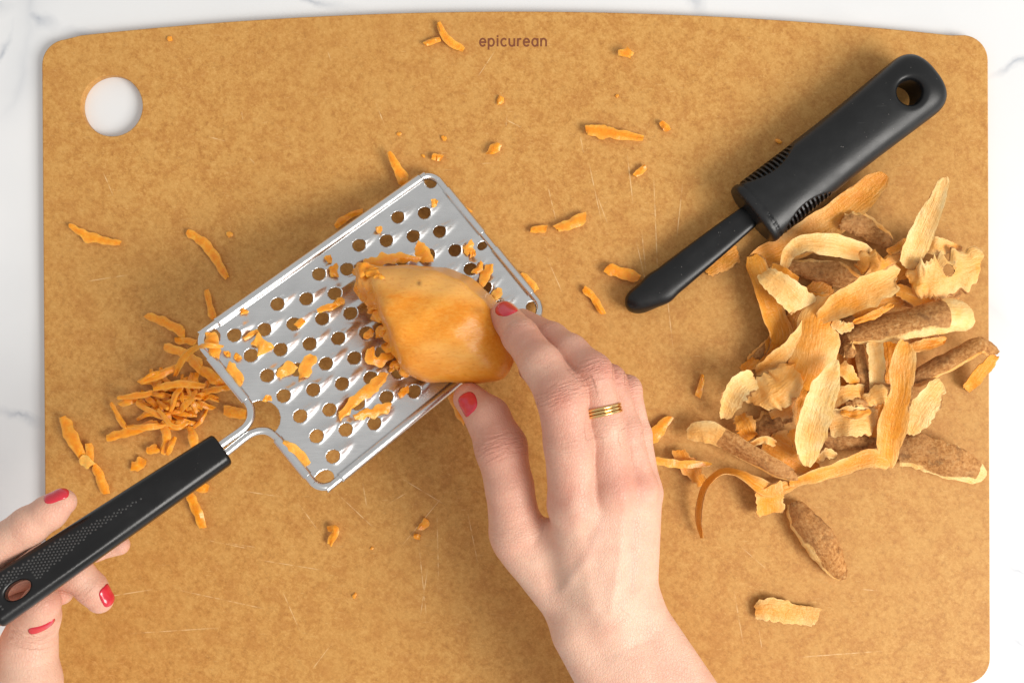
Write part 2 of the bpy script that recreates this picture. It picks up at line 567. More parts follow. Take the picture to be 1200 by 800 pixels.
M_MARBLE = mat_marble(); M_BOARD = mat_board(); M_STEEL = mat_steel()
M_WIRE = simple('polished_steel_wire', (.70, .70, .695), .24, 1.0)
M_GRATER_PLASTIC = mat_plastic('glossy_black_plastic', (.0055, .0055, .006), .27, .15)
M_PEELER_RUBBER = mat_plastic('soft_black_rubber', (.009, .0095, .0102), .36, .6)
M_PEELER_PLASTIC = mat_plastic('hard_black_plastic', (.006, .0063, .007), .33, .5)
M_SKIN = mat_skin(); M_SHRED = mat_shred(); M_POTATO = mat_potato(); M_PEEL = mat_peel()
M_INK = simple('burnt_lettering', (.20, .055, .016), .6)
M_GOLD = simple('gold', (.83, .56, .24), .18, 1.0)
def mat_polish():
    m, nt, b = new_mat('red_nail_polish')
    n = noise_tex(nt, coords(nt), 300, 3)
    L(nt, ramp(nt, n, [(.3, (.56, .012, .03)), (.7, (.66, .022, .045))]), b.inputs['Base Color'])
    b.inputs['Roughness'].default_value = .22
    b.inputs['Coat Weight'].default_value = .5; b.inputs['Coat Roughness'].default_value = .08
    bump(nt, b, n, .15, .0005)
    return m
M_POLISH = mat_polish()

# ------------------------------------------------------------------ countertop (setting)
BOARD_T = 4.3
g = 40
xs = np.linspace(-1600, 1600, g); ys = np.linspace(-1200, 1200, g)
V = [(x, y, -BOARD_T - .5) for x in xs for y in ys]
F = [(i * g + j, (i + 1) * g + j, (i + 1) * g + j + 1, i * g + j + 1) for i in range(g - 1) for j in range(g - 1)]
o = build('countertop', V, F, M_MARBLE, origin=(0, 0, -BOARD_T - .5), smooth=False)
tag(o, kind='structure'); o['label'] = 'white marble countertop with faint grey veins'

# ------------------------------------------------------------------ cutting board
def board_outline():
    pts = []
    def arc(cx, cy, r, a0, a1, n=10):
        for a in np.linspace(a0, a1, n):
            pts.append((cx + r * math.cos(math.radians(a)), cy - r * math.sin(math.radians(a))))
    def top_y(x): return 13.5 + 29.5 * ((x - 605) / 525.0) ** 2
    def bot_y(x): return 832 - 26 * ((x - 605) / 525.0) ** 2 + 6 * (605 - x) / 525.0
    r = 30
    arc(49 + r, 44 + r + 2, r, 180, 96)
    for x in np.linspace(95, 1115, 50): pts.append((x, top_y(x)))
    arc(1158 - r, 41 + r, r, 84, 0)
    arc(1160.5 - r, 801 - r, r, 0, -84)
    for x in np.linspace(1115, 95, 50): pts.append((x, bot_y(x)))
    arc(54 + r, 812 - r, r, 264, 180)
    return pts

def extruded(name, loops, z0, z1, bevel, mat, parent):
    """flat sheet with holes, given thickness and softened edges"""
    cu = bpy.data.curves.new(name, 'CURVE'); cu.dimensions = '2D'; cu.fill_mode = 'BOTH'
    for lp in loops:
        s = cu.splines.new('POLY'); s.points.add(len(lp) - 1); s.use_cyclic_u = True
        for q, (x, y) in zip(s.points, lp): q.co = (x / 1000, y / 1000, 0, 1)
    cu.extrude = (z1 - z0) / 2000 - bevel / 1000; cu.bevel_depth = bevel / 1000; cu.bevel_resolution = 2; cu.offset = -bevel / 1000
    tmp = bpy.data.objects.new(name, cu); COL.objects.link(tmp)
    bpy.context.view_layer.update()
    me = bpy.data.meshes.new_from_object(tmp.evaluated_get(bpy.context.evaluated_depsgraph_get()))
    bpy.data.objects.remove(tmp)
    me.name = name
    org = base_of(parent) if parent else np.zeros(3)
    me.transform(Matrix.Translation(Vector((-org[0], -org[1], (z0 + z1) / 2 - org[2])) / 1000))
    me.materials.clear(); me.materials.append(mat)
    return link(name, me, parent)

board = empty('cutting_board', (0, 0, -BOARD_T - .5))
tag(board, 'tan pressed paper cutting board with a round hanging hole in its corner', 'cutting board')
outer = [tuple(P(x, y)[:2]) for x, y in board_outline()]
hc = P(131, 124); hole = [(hc[0] + 14.3 * math.cos(a), hc[1] + 14.3 * math.sin(a)) for a in np.linspace(0, 2 * math.pi, 64, endpoint=False)]
extruded('board_slab', [outer, hole], -BOARD_T - .496, 0, .55, M_BOARD, board)

# lettering: strokes of each letter in a unit cell (x-height 1)
def arcp(cx, cy, rx, ry, a0, a1, n=14):
    return [(cx + rx * math.cos(math.radians(a)), cy + ry * math.sin(math.radians(a))) for a in np.linspace(a0, a1, n)]
E_ = [[(-.42, .52), (.42, .52)] , arcp(0, .5, .43, .5, 0, 318, 20)]
LET = {'e': (E_, 1.0), 'p': ([[(-.38, 1), (-.38, -.45)], arcp(0.02, .5, .42, .5, -180, 180, 24)], 1.05), 'i': ([[(0, 0), (0, 1)], [(0, 1.26), (0, 1.40)]], .5),
       'c': ([arcp(.05, .5, .43, .5, 48, 312, 18)], .95), 'u': ([[(-.38, 1), (-.38, .4)] + arcp(0, .4, .38, .4, 180, 360, 12), [(.38, 1), (.38, 0)]], 1.05),
       'r': ([[(-.22, 0), (-.22, 1)], arcp(.14, .62, .36, .36, 180, 70, 8)], .75), 'a': ([arcp(0, .5, .42, .5, 0, 360, 24), [(.42, 1), (.42, 0)]], 1.1),
       'n': ([[(-.38, 0), (-.38, 1)], arcp(0, .6, .38, .4, 180, 0, 12) + [(.38, 0)]], 1.05)}
def lettering(text, px0, px1, py_base, xh, parent):
    V, F = [], []
    adv = [LET[c][1] + .14 for c in text]
    sx = (px1 - px0) / sum(adv); pos = px0
    for c, a in zip(text, adv):
        cx = pos + a * sx / 2; pos += a * sx
        for st in LET[c][0]:
            st = np.array(st); pp = np.array([P(cx + q[0] * sx * .92, py_base - q[1] * xh) for q in st])
            T = nrm(np.gradient(pp, axis=0)) if len(pp) > 1 else None
            S = np.stack([-T[:, 1], T[:, 0], 0 * T[:, 0]], 1) * .43
            pp[0] -= T[0] * .2; pp[-1] += T[-1] * .2
            b0 = len(V)
            for q, s in zip(pp, S):
                V += [q + s + [0, 0, .03], q - s + [0, 0, .03]]
            F += [(b0 + 2 * i, b0 + 2 * i + 1, b0 + 2 * i + 3, b0 + 2 * i + 2) for i in range(len(pp) - 1)]
    V = np.array(V); V[:, 2] += np.arange(len(V)) * 2e-5
    o = build('lettering', V, F, M_INK, parent, smooth=False)
    return o
lettering('epicurean', 561, 642, 54.2, 8.6, board)

# ------------------------------------------------------------------ grater
GX = np.array([0.72074367, 0.58755251, -0.36784592])     # along the plate, away from the handle
GY = np.array([0.631858935, -0.775083406, 0.0]); GY = nrm(GY - GX * (GX @ GY))
GN = np.cross(GY, GX); GN = GN if GN[2] > 0 else -GN
GO = np.array([-117.98089433, 2.62691586, CAM_H - 471.28966186])
E1, E2 = 22.861, 5.5286
def G(u, v, w=0.0):
    return GO + u * GX + v * GY + w * GN
def plate_at(px, py):
    """height (mm) of the plate under a photo pixel"""
    r = np.array([(px - 600) * MMPX / CAM_H, (400 - py) * MMPX / CAM_H, -1.0]); c = np.array([0, 0, CAM_H])
    t = ((GO - c) @ GN) / (r @ GN); q = c + t * r
    return q

HOLES = []
for j in range(13):
    for i in range(5):
        HOLES.append(((i + (.5 if j % 2 else 0)) * E1, j * E2))
U0, U1, V0, V1 = -13.2, 119.0, -8.6, 75.4
OPEN = [(-9.2, -5.0, 5.0, 3.6), (-9.0, 71.6, 4.6, 3.6), (-13.5, 35.2, 8.2, 7.8), (115.2, -4.4, 2.9, 3.0), (115.0, 70.6, 2.9, 3.2), (115.3, 33.6, 2.9, 1.8)]

def plate_h(u, v):
    h = np.zeros_like(u)
    for (hu, hv) in HOLES:
        du = u - hu; dv = v - hv
        m = (np.abs(dv) < 6) & (du > -6) & (du < 15)
        if not m.any(): continue
        a = du[m]; b = dv[m]
        rise = np.clip((a + 3.0) / 2.8, 0, 1); rise = rise * rise * (3 - 2 * rise)
        fall = np.clip((13.0 - a) / 10.0, 0, 1); fall = fall * fall * (3 - 2 * fall)
        w = 2.3 - .07 * np.clip(a, 0, 12)
        h[m] = np.maximum(h[m], 1.9 * rise * fall * np.exp(-(b / w) ** 2))
    return h

def make_plate(parent):
    st = .42
    nu = int((U1 - U0) / st) + 1; nv = int((V1 - V0) / st) + 1
    u, v = np.meshgrid(np.linspace(U0, U1, nu), np.linspace(V0, V1, nv), indexing='ij')
    u = u.copy(); v = v.copy()
    inside = np.zeros(u.shape, bool)
    def punch(cu, cv, ru, rv):
        nonlocal inside
        du = (u - cu) / ru; dv = (v - cv) / rv
        r = np.sqrt(du * du + dv * dv) + 1e-9
        band = np.abs(r - 1) < (.55 * st / min(ru, rv))
        ang_u, ang_v = du / r, dv / r
        u[band] = cu + ru * ang_u[band]; v[band] = cv + rv * ang_v[band]
        inside |= r < 1 - .5 * st / min(ru, rv)
    for (hu, hv) in HOLES: punch(hu, hv, 2.92, 2.92)
    for q in OPEN: punch(*q)
    h = plate_h(u, v)
    # rounded outer corners
    rc = 6.5
    cu = np.clip(u, U0 + rc, U1 - rc); cv = np.clip(v, V0 + rc, V1 - rc)
    dd = np.sqrt((u - cu) ** 2 + (v - cv) ** 2) + 1e-9
    s = np.where(dd > rc, rc / dd, 1)
    u2 = cu + (u - cu) * s; v2 = cv + (v - cv) * s
    pts = GO + u2[..., None] * GX + v2[..., None] * GY + h[..., None] * GN
    idx = np.arange(nu * nv).reshape(nu, nv)
    q = np.stack([idx[:-1, :-1], idx[1:, :-1], idx[1:, 1:], idx[:-1, 1:]], -1).reshape(-1, 4)
    bad = (inside.ravel()[q].sum(1) > 0) 
    q = q[~bad]
    used = np.unique(q); mp = -np.ones(nu * nv, int); mp[used] = np.arange(len(used))
    o = build('grating_plate', pts.reshape(-1, 3)[used], mp[q][:, ::-1], M_STEEL, parent)
    so = o.modifiers.new('thickness', 'SOLIDIFY'); so.thickness = .0006; so.offset = -1
    return o

def wire_pts():
    def corner(cu, cv, r, a0, a1, n=9):
        return [(cu + r * math.cos(math.radians(a)), cv + r * math.sin(math.radians(a))) for a in np.linspace(a0, a1, n)]
    um = U0 - .2; r = 6.5
    p1 = [(-60, 33.2), (-40, 33.4), (-29, 33.7), (-23.5, 33.9), (-20, 33.7), (-16.8, 32.4), (-14.6, 30.0), (um, 26.5), (um, 18), (um, 5)]
    p1 += corner(um + r, V0 + r, r, 180, 270) + [(40, V0), (80, V0)] + corner(U1 - r, V0 + r, r, 270, 360) + [(U1, 15), (U1, 50)]
    p1 += corner(U1 - r, V1 - r, r, 0, 90) + [(80, V1), (40, V1)] + corner(um + r, V1 - r, r, 90, 180)
    p1 += [(um, 60), (um, 48), (um, 44.6), (-14.6, 41.0), (-16.8, 38.9), (-20, 37.6), (-23.5, 37.3), (-29, 37.4), (-40, 37.6), (-60, 37.8)]
    return p1

grater = empty('grater', G(60, 33, -8) * [1, 1, 0])
tag(grater, 'flat stainless steel hand grater with round rasp holes and black plastic handle', 'grater')
make_plate(grater)
wp = np.array(wire_pts())
path = np.array([G(a, b, -.4) for a, b in wp])
# resample evenly
dense = catmull(path, 900)
V_, F_ = tube(dense, 1.75, 12)
build('wire_frame', V_, F_, M_WIRE, grater)
# rolled rims: plate metal folded round the wire along the two long sides and the far end
def rim(pts2, name='rolled_rim'):
    pth = catmull(np.array([G(a, b, -.4) for a, b in pts2]), 120)
    V_, F_ = tube(pth, 2.25, 14)
    return build(name, V_, F_, M_STEEL, grater)
rim([(-2.5, V0), (30, V0), (70, V0), (108, V0), (112.5, V0)])
rim([(-3.5, V1), (30, V1), (70, V1), (108, V1), (112.5, V1)])
rim([(U1, 2.5), (U1, 15), (U1, 29)])
rim([(U1, 38), (U1, 55), (U1, 65)])
rim([(U0 - .2, 1.5), (U0 - .2, 12), (U0 - .2, 25)])
rim([(U0 - .2, 46), (U0 - .2, 56), (U0 - .2, 66)])

# handle
HA = np.array([-33.5, 35.3]); HB = np.array([-137.5, 29.2])
hd = nrm(HB - HA); hp = np.array([-hd[1], hd[0]])
if hp[1] < 0: hp = -hp
def to_handle(p):
    q = p - GO.astype(p.dtype)
    u = q @ GX; v = q @ GY; w = q @ GN
    a = (u - HA[0]) * hd[0] + (v - HA[1]) * hd[1]
    b = (u - HA[0]) * hp[0] + (v - HA[1]) * hp[1]
    return a, b, w
HL = np.linalg.norm(HB - HA)
def handle_hw(a): return 7.3 + 2.1 * np.clip(a / HL, 0, 1)
def handle_top(a, b):
    t = np.clip(a / HL, 0, 1)
    return (5.2 + .6 * np.sin(t * 3.0)) - .9 * (b / handle_hw(a)) ** 2 - 1.6 * np.clip((t - .3) / .5, 0, 1) * np.clip(1.1 - np.abs((b + 1.2) / 6.5), 0, .6)
def sd_handle(p):
    a, b, w = to_handle(p)
    hw = handle_hw(a)
    r = 3.6
    dx = np.abs(b) - (hw - r)
    top = handle_top(a, b)
    dz = np.maximum(w - (top - r), -(w + 6.2 - r))
    da = np.maximum(-a, a - HL) + r * .45
    d2 = np.sqrt(np.maximum(dx, 0) ** 2 + np.maximum(dz, 0) ** 2) + np.minimum(np.maximum(dx, dz), 0) - r
    d = smax(d2, da - r * .45, 1.6)
    # teardrop hanging hole
    ha = a - (HL - 12.0); hb = b - 1.2
    rr = 3.0 - .16 * np.clip(ha + 4, -4, 9)
    hole = np.sqrt((np.abs(ha) * .62) ** 2 + hb ** 2) - 3.1
    d = smax(d, -hole, 1.4)
    # end bore round the wires is hidden; a shallow step at the collar
    return d
c0 = np.array([G(*(HA + hd * a + hp * b), w) for a in (-3, HL + 3) for b in (-13, 13) for w in (-9, 9)])
V_, F_ = surface_net(sd_handle, c0.min(0), c0.max(0), .75)
handle = build('handle', V_, F_, M_GRATER_PLASTIC, grater)
# raised grip texture: rows of small pyramids in a long wedge towards the end
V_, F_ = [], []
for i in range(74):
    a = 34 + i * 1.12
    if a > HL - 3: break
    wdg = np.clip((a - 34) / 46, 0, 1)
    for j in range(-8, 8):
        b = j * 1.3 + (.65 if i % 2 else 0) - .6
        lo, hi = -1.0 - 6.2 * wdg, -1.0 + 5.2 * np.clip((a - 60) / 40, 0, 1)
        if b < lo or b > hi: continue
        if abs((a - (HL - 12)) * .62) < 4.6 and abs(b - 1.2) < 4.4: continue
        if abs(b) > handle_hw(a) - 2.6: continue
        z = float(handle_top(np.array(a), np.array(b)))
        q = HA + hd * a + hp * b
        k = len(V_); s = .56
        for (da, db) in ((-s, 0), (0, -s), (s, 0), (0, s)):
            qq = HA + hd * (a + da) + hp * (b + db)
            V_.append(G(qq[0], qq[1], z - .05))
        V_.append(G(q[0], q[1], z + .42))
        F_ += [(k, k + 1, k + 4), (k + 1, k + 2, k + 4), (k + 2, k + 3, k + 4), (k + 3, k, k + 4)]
tx = build('grip_texture', V_, F_, simple('lit_grey_plastic', (.075, .075, .075), .35), handle, smooth=False)  # lighter grey paints the light caught by the grip pyramids into their colour
tx['kind'] = 'stuff'

# ------------------------------------------------------------------ peeler
PA = P(880, 254, 13); PB = P(1091, 87, 13)
pdir = nrm(PB - PA); pdir[2] = 0; pdir = nrm(pdir)
pperp = np.array([-pdir[1], pdir[0], 0])         # towards the upper left of the photo
PL = np.linalg.norm((PB - PA)[:2])
PZ = 13.5
def to_peeler(p):
    q = p - PA.astype(p.dtype)
    return q @ pdir, q @ pperp, p[..., 2] - PZ
def peel_w(a):
    t = np.clip(a / PL, 0, 1)
    return 15.3 + .5 * np.cos(t * 6.28)
RECESS = [(20.0, 1), (21.0, -1)]      # (middle along the handle, side)
def recess_depth(a, b, w):
    d = np.zeros_like(a)
    for ca, s in RECESS:
        k = 1 - ((a - ca) / 16.5) ** 2
        up = np.clip((np.abs(b) - (15.6 - 5.6 * np.clip(k, 0, 1) )) / 1.2, 0, 1)
        d = np.maximum(d, np.where((b * s > 0) & (k > 0), up, 0))
    return d * 1.9
def sd_peeler(p, carve=True):
    a, b, w = to_peeler(p)
    wd = peel_w(a); ht = 10.6
    # rounded end: shrink width near the far end
    e = np.clip((a - (PL - 13)) / 13.6, 0, 1)
    wd = wd * np.sqrt(np.clip(1 - .8 * e ** 3.2, .02, 1)) if np.ndim(e) else wd
    ht = ht * np.sqrt(np.clip(1 - .55 * e ** 3, .02, 1))
    k = ((np.abs(b) / wd) ** 2.5 + (np.abs(w) / ht) ** 2.5 + 1e-9) ** (1 / 2.5)
    d = (k - 1) * np.minimum(wd, ht) * .93
    d = smax(d, -a, 2.2); d = smax(d, a - PL, 3.0)
    if carve:
        d = smax(d, -(np.abs(a - 5.2) - .35) if False else d - 0, .1)
        d = d + recess_depth(a, b, w)
        # ring groove behind the collar
        d = d + .45 * np.exp(-((a - 4.2) / .35) ** 2)
    # hanging hole, flared
    ha = a - (PL - 16.5); hb = b
    rr = np.sqrt(ha * ha + hb * hb)
    d = smax(d, -(rr - 5.6), 3.6)
    return d
peeler = empty('peeler', np.array([*P(960, 190, 0)[:2], 0]))
tag(peeler, 'black vegetable peeler with fat finned rubber handle resting on the peel heap', 'peeler')
c0 = np.array([PA + pdir * a + pperp * b + [0, 0, w] for a in (-3, PL + 3) for b in (-20, 20) for w in (-12, 13)])
V_, F_ = surface_net(sd_peeler, c0.min(0), c0.max(0), .75)
ph = build('handle', V_, F_, M_PEELER_RUBBER, peeler)
def fin_mesh(ca, s, a):
    """one thin rib standing in the recess, following the oval of the handle"""
    k = 1 - ((a - ca) / 16.5) ** 2
    bmin = 15.2 - 5.4 * k
    pts_out, pts_in = [], []
    wd = peel_w(np.array(a)); ht = 10.6
    bm = max(bmin, 6) / float(wd)
    t0 = math.asin(min(.999, (1 - bm ** 2.5) ** (1 / 2.5)))
    V, F = [], []
    n = 7
    for i in range(n):
        al = t0 * (1 - 1.75 * i / (n - 1))
        cb = abs(math.cos(al)) ** (2 / 2.5); sb = math.copysign(abs(math.sin(al)) ** (2 / 2.5), al)
        for f, dn in ((.985, 0), (.84, 0)):
            for da in (-.42, .42):
                V.append(PA + pdir * (a + da) + pperp * (s * wd * cb * f) + np.array([0, 0, PZ - PA[2] + ht * sb * f]))
    V = np.array(V)
    for i in range(n - 1):
        q = i * 4; r = q + 4
        F += [(q, q + 1, r + 1, r), (q + 3, q + 2, r + 2, r + 3), (q + 2, q, r, r + 2), (q + 1, q + 3, r + 3, r + 1)]
    F += [(0, 2, 3, 1), (4 * n - 4, 4 * n - 3, 4 * n - 1, 4 * n - 2)]
    return V, F
for ca, s in RECESS:
    for i in range(13):
        a = ca - 13.2 + i * 2.2
        V_, F_ = fin_mesh(ca, s, a)
        build('grip_fin', V_, F_, M_PEELER_RUBBER, ph, smooth=False)
# stem / blade guard
def px_dir(dx, dy, dz=0): return nrm(np.array([dx, -dy, dz], float))
def sd_stem(p):
    A = P(868, 263, 13); 
    q0 = P(875, 256, 13.5); q3 = P(772, 338, 8.6)
    q4 = P(750, 354, 7.4)
    d = chain(p, [q0, q3, q4], [6.4, 7.7, 7.0], 2.0)
    d = smax(d, (p - P(744, 366, 8).astype(p.dtype)) @ px_dir(.1, 1, .5), 4.0)
    d = smax(d, p[..., 2] - 13.2, 4.0)
    d = smax(d, .6 - p[..., 2], 1.0)
    return d
b0 = np.minimum(P(725, 380), P(890, 380)); 
V_, F_ = surface_net(sd_stem, [P(720, 390)[0], P(720, 390)[1], -1], [P(895, 240)[0], P(895, 240)[1], 22], .75)
build('blade_guard', V_, F_, M_PEELER_PLASTIC, peeler)

# ------------------------------------------------------------------ ribbons (peels and shreds)
def ribbon(pts, hw, n=22, across=7, curl=.25, th=.75, roll=0.0, skin=0, tone=.5, ragged=.15, seed=0, wob=.0, blunt=.45, hole=None, skin_span=(0, 1)):
    r = random.Random(seed)
    pts = np.asarray(pts, float)
    C = catmull(pts, n)
    W = np.interp(np.linspace(0, 1, n), np.linspace(0, 1, len(hw)), hw)
    roll = np.interp(np.linspace(0, 1, n), np.linspace(0, 1, len(np.atleast_1d(roll))), np.atleast_1d(roll)) if np.ndim(roll) else np.full(n, float(roll))
    curl = np.interp(np.linspace(0, 1, n), np.linspace(0, 1, len(np.atleast_1d(curl))), np.atleast_1d(curl)) if np.ndim(curl) else np.full(n, float(curl))
    T = nrm(np.gradient(C, axis=0))
    s0 = r.uniform(0, 100)
    V, SK, TN, FB = [], [], [], []
    LN = float(np.linalg.norm(np.diff(C, axis=0), axis=1).sum())
    ss = np.linspace(-1, 1, across)
    for i in range(n):
        t = i / (n - 1)
        S = np.cross(T[i], [0, 0, 1.0]); l = np.linalg.norm(S)
        S = S / l if l > .15 else np.array([1.0, 0, 0])
        Nn = np.cross(S, T[i])
        c, s_ = math.cos(math.radians(roll[i])), math.sin(math.radians(roll[i]))
        S, Nn = c * S + s_ * Nn, c * Nn - s_ * S
        endf = min(1.0, blunt + (1 - blunt) * min(t, 1 - t) * n / 2.2)
        w = W[i] * endf
        hf = min(n * .3, 13)
        wl = w * (1 + ragged * mnoise.noise(Vector((t * n * .22, s0, 0))) + .9 * ragged * mnoise.noise(Vector((t * hf, s0, 3))))
        wr = w * (1 + ragged * mnoise.noise(Vector((t * n * .22, s0, 9))) + .9 * ragged * mnoise.noise(Vector((t * hf, s0, 6))))
        skew = (mnoise.noise(Vector((s0, 5.5, 1))) * 1.3 if t < .06 else mnoise.noise(Vector((s0, 2.5, 8))) * 1.3 if t > .94 else 0) * W[i] * .6
        jag = min(1.2, W[i] * .3) if i in (0, n - 1) else 0.0
        top, bot = [], []
        for s in ss:
            fine = .22 * min(1, W[i] / 3) * mnoise.noise(Vector((t * n * .8, s0, 12 + s))) if abs(s) > .9 else 0
            ww = (wl if s < 0 else wr) + fine
            up = -curl[i] * w * s * s + wob * mnoise.noise(Vector((t * 4 + s0, s * 1.1, s0)))
            q = C[i] + S * (s * ww) + Nn * up + T[i] * (skew * s + jag * mnoise.noise(Vector((s * 2.3, s0, i))))
            tk = th * .5 * (1 if abs(s) < .9 else .5)
            top.append(q + Nn * tk); bot.append(q - Nn * tk)
            FB.append((t * LN, s * W[i], s0))
        V += top + bot[::-1]
        FB += FB[-across:][::-1]
        on = 1.0 if skin_span[0] <= t <= skin_span[1] else 0.0
        side = 1 if s0 > 50 else -1
        for s in ss:
            e = .92
            if abs(s) > .9: e = (.1 if s * side > 0 else .78) + .7 * mnoise.noise(Vector((t * 3 + s0, s * 3, 4)))
            elif abs(s) > .6: e = (.62 if s * side > 0 else .92) + .7 * mnoise.noise(Vector((t * 3 + s0, s * 3, 4)))
            ed = max(0.0, min(.8, 2.2 * mnoise.noise(Vector((t * 2.6 + s0, s * 7, 9))))) if abs(s) > .9 else 0.0
            SK.append((e if skin > 0 else 0.0) * on if skin > 0 else ed); TN.append(tone - .2 + .55 * s * s)
        for s in ss[::-1]:
            SK.append(.92 if (skin <= 0) else 0.0); TN.append(tone)
    k = 2 * across
    V = np.array(V); F = []
    for i in range(n - 1):
        for j in range(k):
            a = i * k + j; b_ = i * k + (j + 1) % k
            if hole is not None:
                cc = V[[a, b_, a + k, b_ + k]].mean(0)
                if (cc[0] - hole[0]) ** 2 + (cc[1] - hole[1]) ** 2 < hole[2] ** 2: continue
            F.append((a, a + k, b_ + k, b_))
    for i in (0, n - 1):
        for j in range(across - 1):
            a, b_ = i * k + j, i * k + j + 1; c_, d = i * k + k - 2 - j, i * k + k - 1 - j
            F.append((a, b_, c_, d) if i == 0 else (d, c_, b_, a))
    ribbon.fib = np.array(FB)
    return V, F, np.array(SK), np.array(TN)

def zpath(pts, hw):
    q = [P(*p) for p in pts]
    h = [R(w, p[2]) for w, p in zip(hw, pts)]
    return q, h

PEELS = []
def peel(label, pts, hw, **kw):
    q, h = zpath(pts, [w * 1.03 for w in hw])
    rr = random.Random(len(PEELS) + 40).uniform(-24, 24)
    if 'roll' not in kw and max(p[2] for p in pts) > 6: kw['roll'] = [rr * .3, rr, rr * .2]
    pr = random.Random(len(PEELS) + 90)
    if not kw.get('skin') and not kw.pop('convex', False) and 'wob' not in kw: kw['curl'] = -abs(float(np.max(np.abs(kw.get('curl', .2))))) * pr.uniform(.7, 1.2)
    kw.setdefault('n', 40)
    kw.setdefault('blunt', .6)
    kw.setdefault('wob', pr.uniform(.4, 1.1))
    q[1:-1] = [v + np.array([0, 0, pr.uniform(-.8, 1.2)]) for v in q[1:-1]]
    V, F, sk, tn = ribbon(q, h, seed=len(PEELS) * 13 + 5, **kw)
    V[:, 2] = np.maximum(V[:, 2], .05 + .02 * np.arange(len(V)) / len(V))
    o = build('potato_peel', V, F, M_PEEL, attrs={'skin': sk, 'tone': tn, 'fib': ribbon.fib}, sharp=50)
    tag(o, label, 'peel', 'sweet potato peelings on the board')
    PEELS.append(o)
    return o

K = dict
peel('long orange peel passing under the peeler handle', [(1036, 204, 9), (1006, 233, 6), (968, 262, 3), (925, 290, 2.5), (893, 304, 3.5), (876, 313, 3)], [11, 17, 19, 17, 14, 8], tone=.15, curl=-.35, ragged=.12)
peel('brown skin peel lying below the end of the peeler handle, skin up', [(986, 260, 8), (1010, 263, 9), (1045, 284, 5)], [9, 14, 9], skin=1, curl=.4, tone=.5)
peel('cream peel arching just below the finned peeler grip', [(918, 316, 5), (925, 296, 15), (945, 286, 19), (975, 288, 18), (1020, 298, 11)], [5, 8, 11, 14, 9], tone=.75, curl=.25, ragged=.12)
peel('brown skin peel tucked beneath the arching cream peel', [(922, 312, 6), (950, 317, 9), (985, 324, 10), (1018, 340, 7)], [7, 12, 14, 7], skin=1, curl=.45)
peel('ragged curled cream scrap between the arching peel and the upright peel', [(1010, 318, 10), (1020, 308, 17), (1034, 311, 14), (1054, 300, 12)], [9, 14, 13, 5], tone=.35, curl=.7, ragged=.5, wob=2.5)
peel('stubby cream peel with brown stain at the left of the heap', [(894, 320, 16), (905, 329, 18), (924, 343, 19), (942, 360, 17)], [9, 13, 16, 17], tone=.95, curl=.15, ragged=.14, blunt=.8)
peel('long orange peel running down the left side of the heap', [(882, 300, 5), (893, 333, 8), (905, 368, 9), (913, 394, 8), (905, 418, 6), (886, 434, 3)], [12, 13, 15, 15, 10, 6], tone=.12, curl=.35, ragged=.1)
peel('broad smooth orange peel in the middle of the heap', [(985, 345, 15), (962, 372, 18), (957, 405, 20), (947, 438, 17), (937, 462, 10)], [14, 22, 27, 24, 11], tone=.28, curl=.22, ragged=.08, convex=True)
peel('folded cream peel showing brown skin inside its fold', [(957, 375, 18), (985, 357, 24), (1020, 340, 27), (1052, 322, 24)], [6, 15, 18, 13], tone=.42, curl=-.45, ragged=.16, blunt=.3)
peel('tall cream peel standing up at the top of the heap', [(1107, 208, 30), (1099, 232, 29), (1085, 262, 25), (1072, 288, 19), (1062, 314, 13)], [6, 9, 13, 15, 11], tone=1.0, curl=.25, ragged=.1, roll=[-10, -15, 0, 10])
peel('small pointed orange peel beside the foot of the upright peel', [(1076, 286, 12), (1100, 289, 14), (1127, 291, 10)], [11, 10, 3], tone=.4, curl=.2)
hx = P(1110, 317, 17)
peel('wide frayed peel pierced by a brown-rimmed hole', [(1066, 330, 15), (1085, 329, 20), (1112, 324, 17), (1148, 311, 14)], [13, 22, 27, 17], tone=.5, curl=.18, ragged=.34, n=84, across=41, hole=(hx[0], hx[1], 2.8), wob=3.5, blunt=.85)
peel('thick rolled brown peel with a cream cut end', [(994, 395, 16), (1025, 385, 20), (1065, 376, 24), (1105, 368, 25), (1140, 366, 22)], [10, 15, 18, 20, 19], skin=1, curl=.6, tone=1.0, skin_span=(0, .80), ragged=.06, blunt=.8)
peel('twisted brown peel reaching over the right edge of the board', [(1070, 447, 8), (1103, 429, 12), (1133, 412, 17), (1152, 404, 19), (1169, 414, 16)], [10, 11, 10, 9, 7], skin=1, curl=.5, ragged=.12)
peel('orange inner flap folded back under the twisted brown peel', [(1166, 416, 14), (1150, 434, 8), (1132, 456, 2)], [7, 10, 8], tone=-.1, curl=.1, roll=20, blunt=.8)
peel('narrow upright cream strip below the rolled brown peel', [(1024, 399, 17), (1027, 425, 18), (1027, 453, 15)], [9, 9, 9], tone=1.0, curl=.15, blunt=.9, ragged=.1)
peel('narrow brown strip left of the upright cream strip', [(1006, 402, 12), (1013, 435, 14), (1015, 464, 10)], [8, 8, 7], skin=1, curl=.4)
peel('long stained orange peel hanging down the right of the heap', [(1062, 400, 24), (1056, 428, 23), (1055, 460, 22), (1048, 490, 19), (1043, 520, 13), (1042, 547, 6)], [10, 14, 12, 15, 14, 6], tone=.2, curl=.15, ragged=.2, n=30)
peel('cream peel sticking out right of the long stained peel', [(1103, 448, 10), (1088, 468, 12), (1076, 488, 10), (1066, 509, 7)], [9, 15, 16, 8], tone=.75, curl=.15, ragged=.2)
peel('broad brown peel with pale rim near the lower right of the heap', [(1046, 530, 4), (1080, 531, 7), (1115, 543, 8), (1154, 558, 4)], [14, 21, 21, 11], skin=1, curl=.3, tone=1.0, skin_span=(0, .93), ragged=.12)
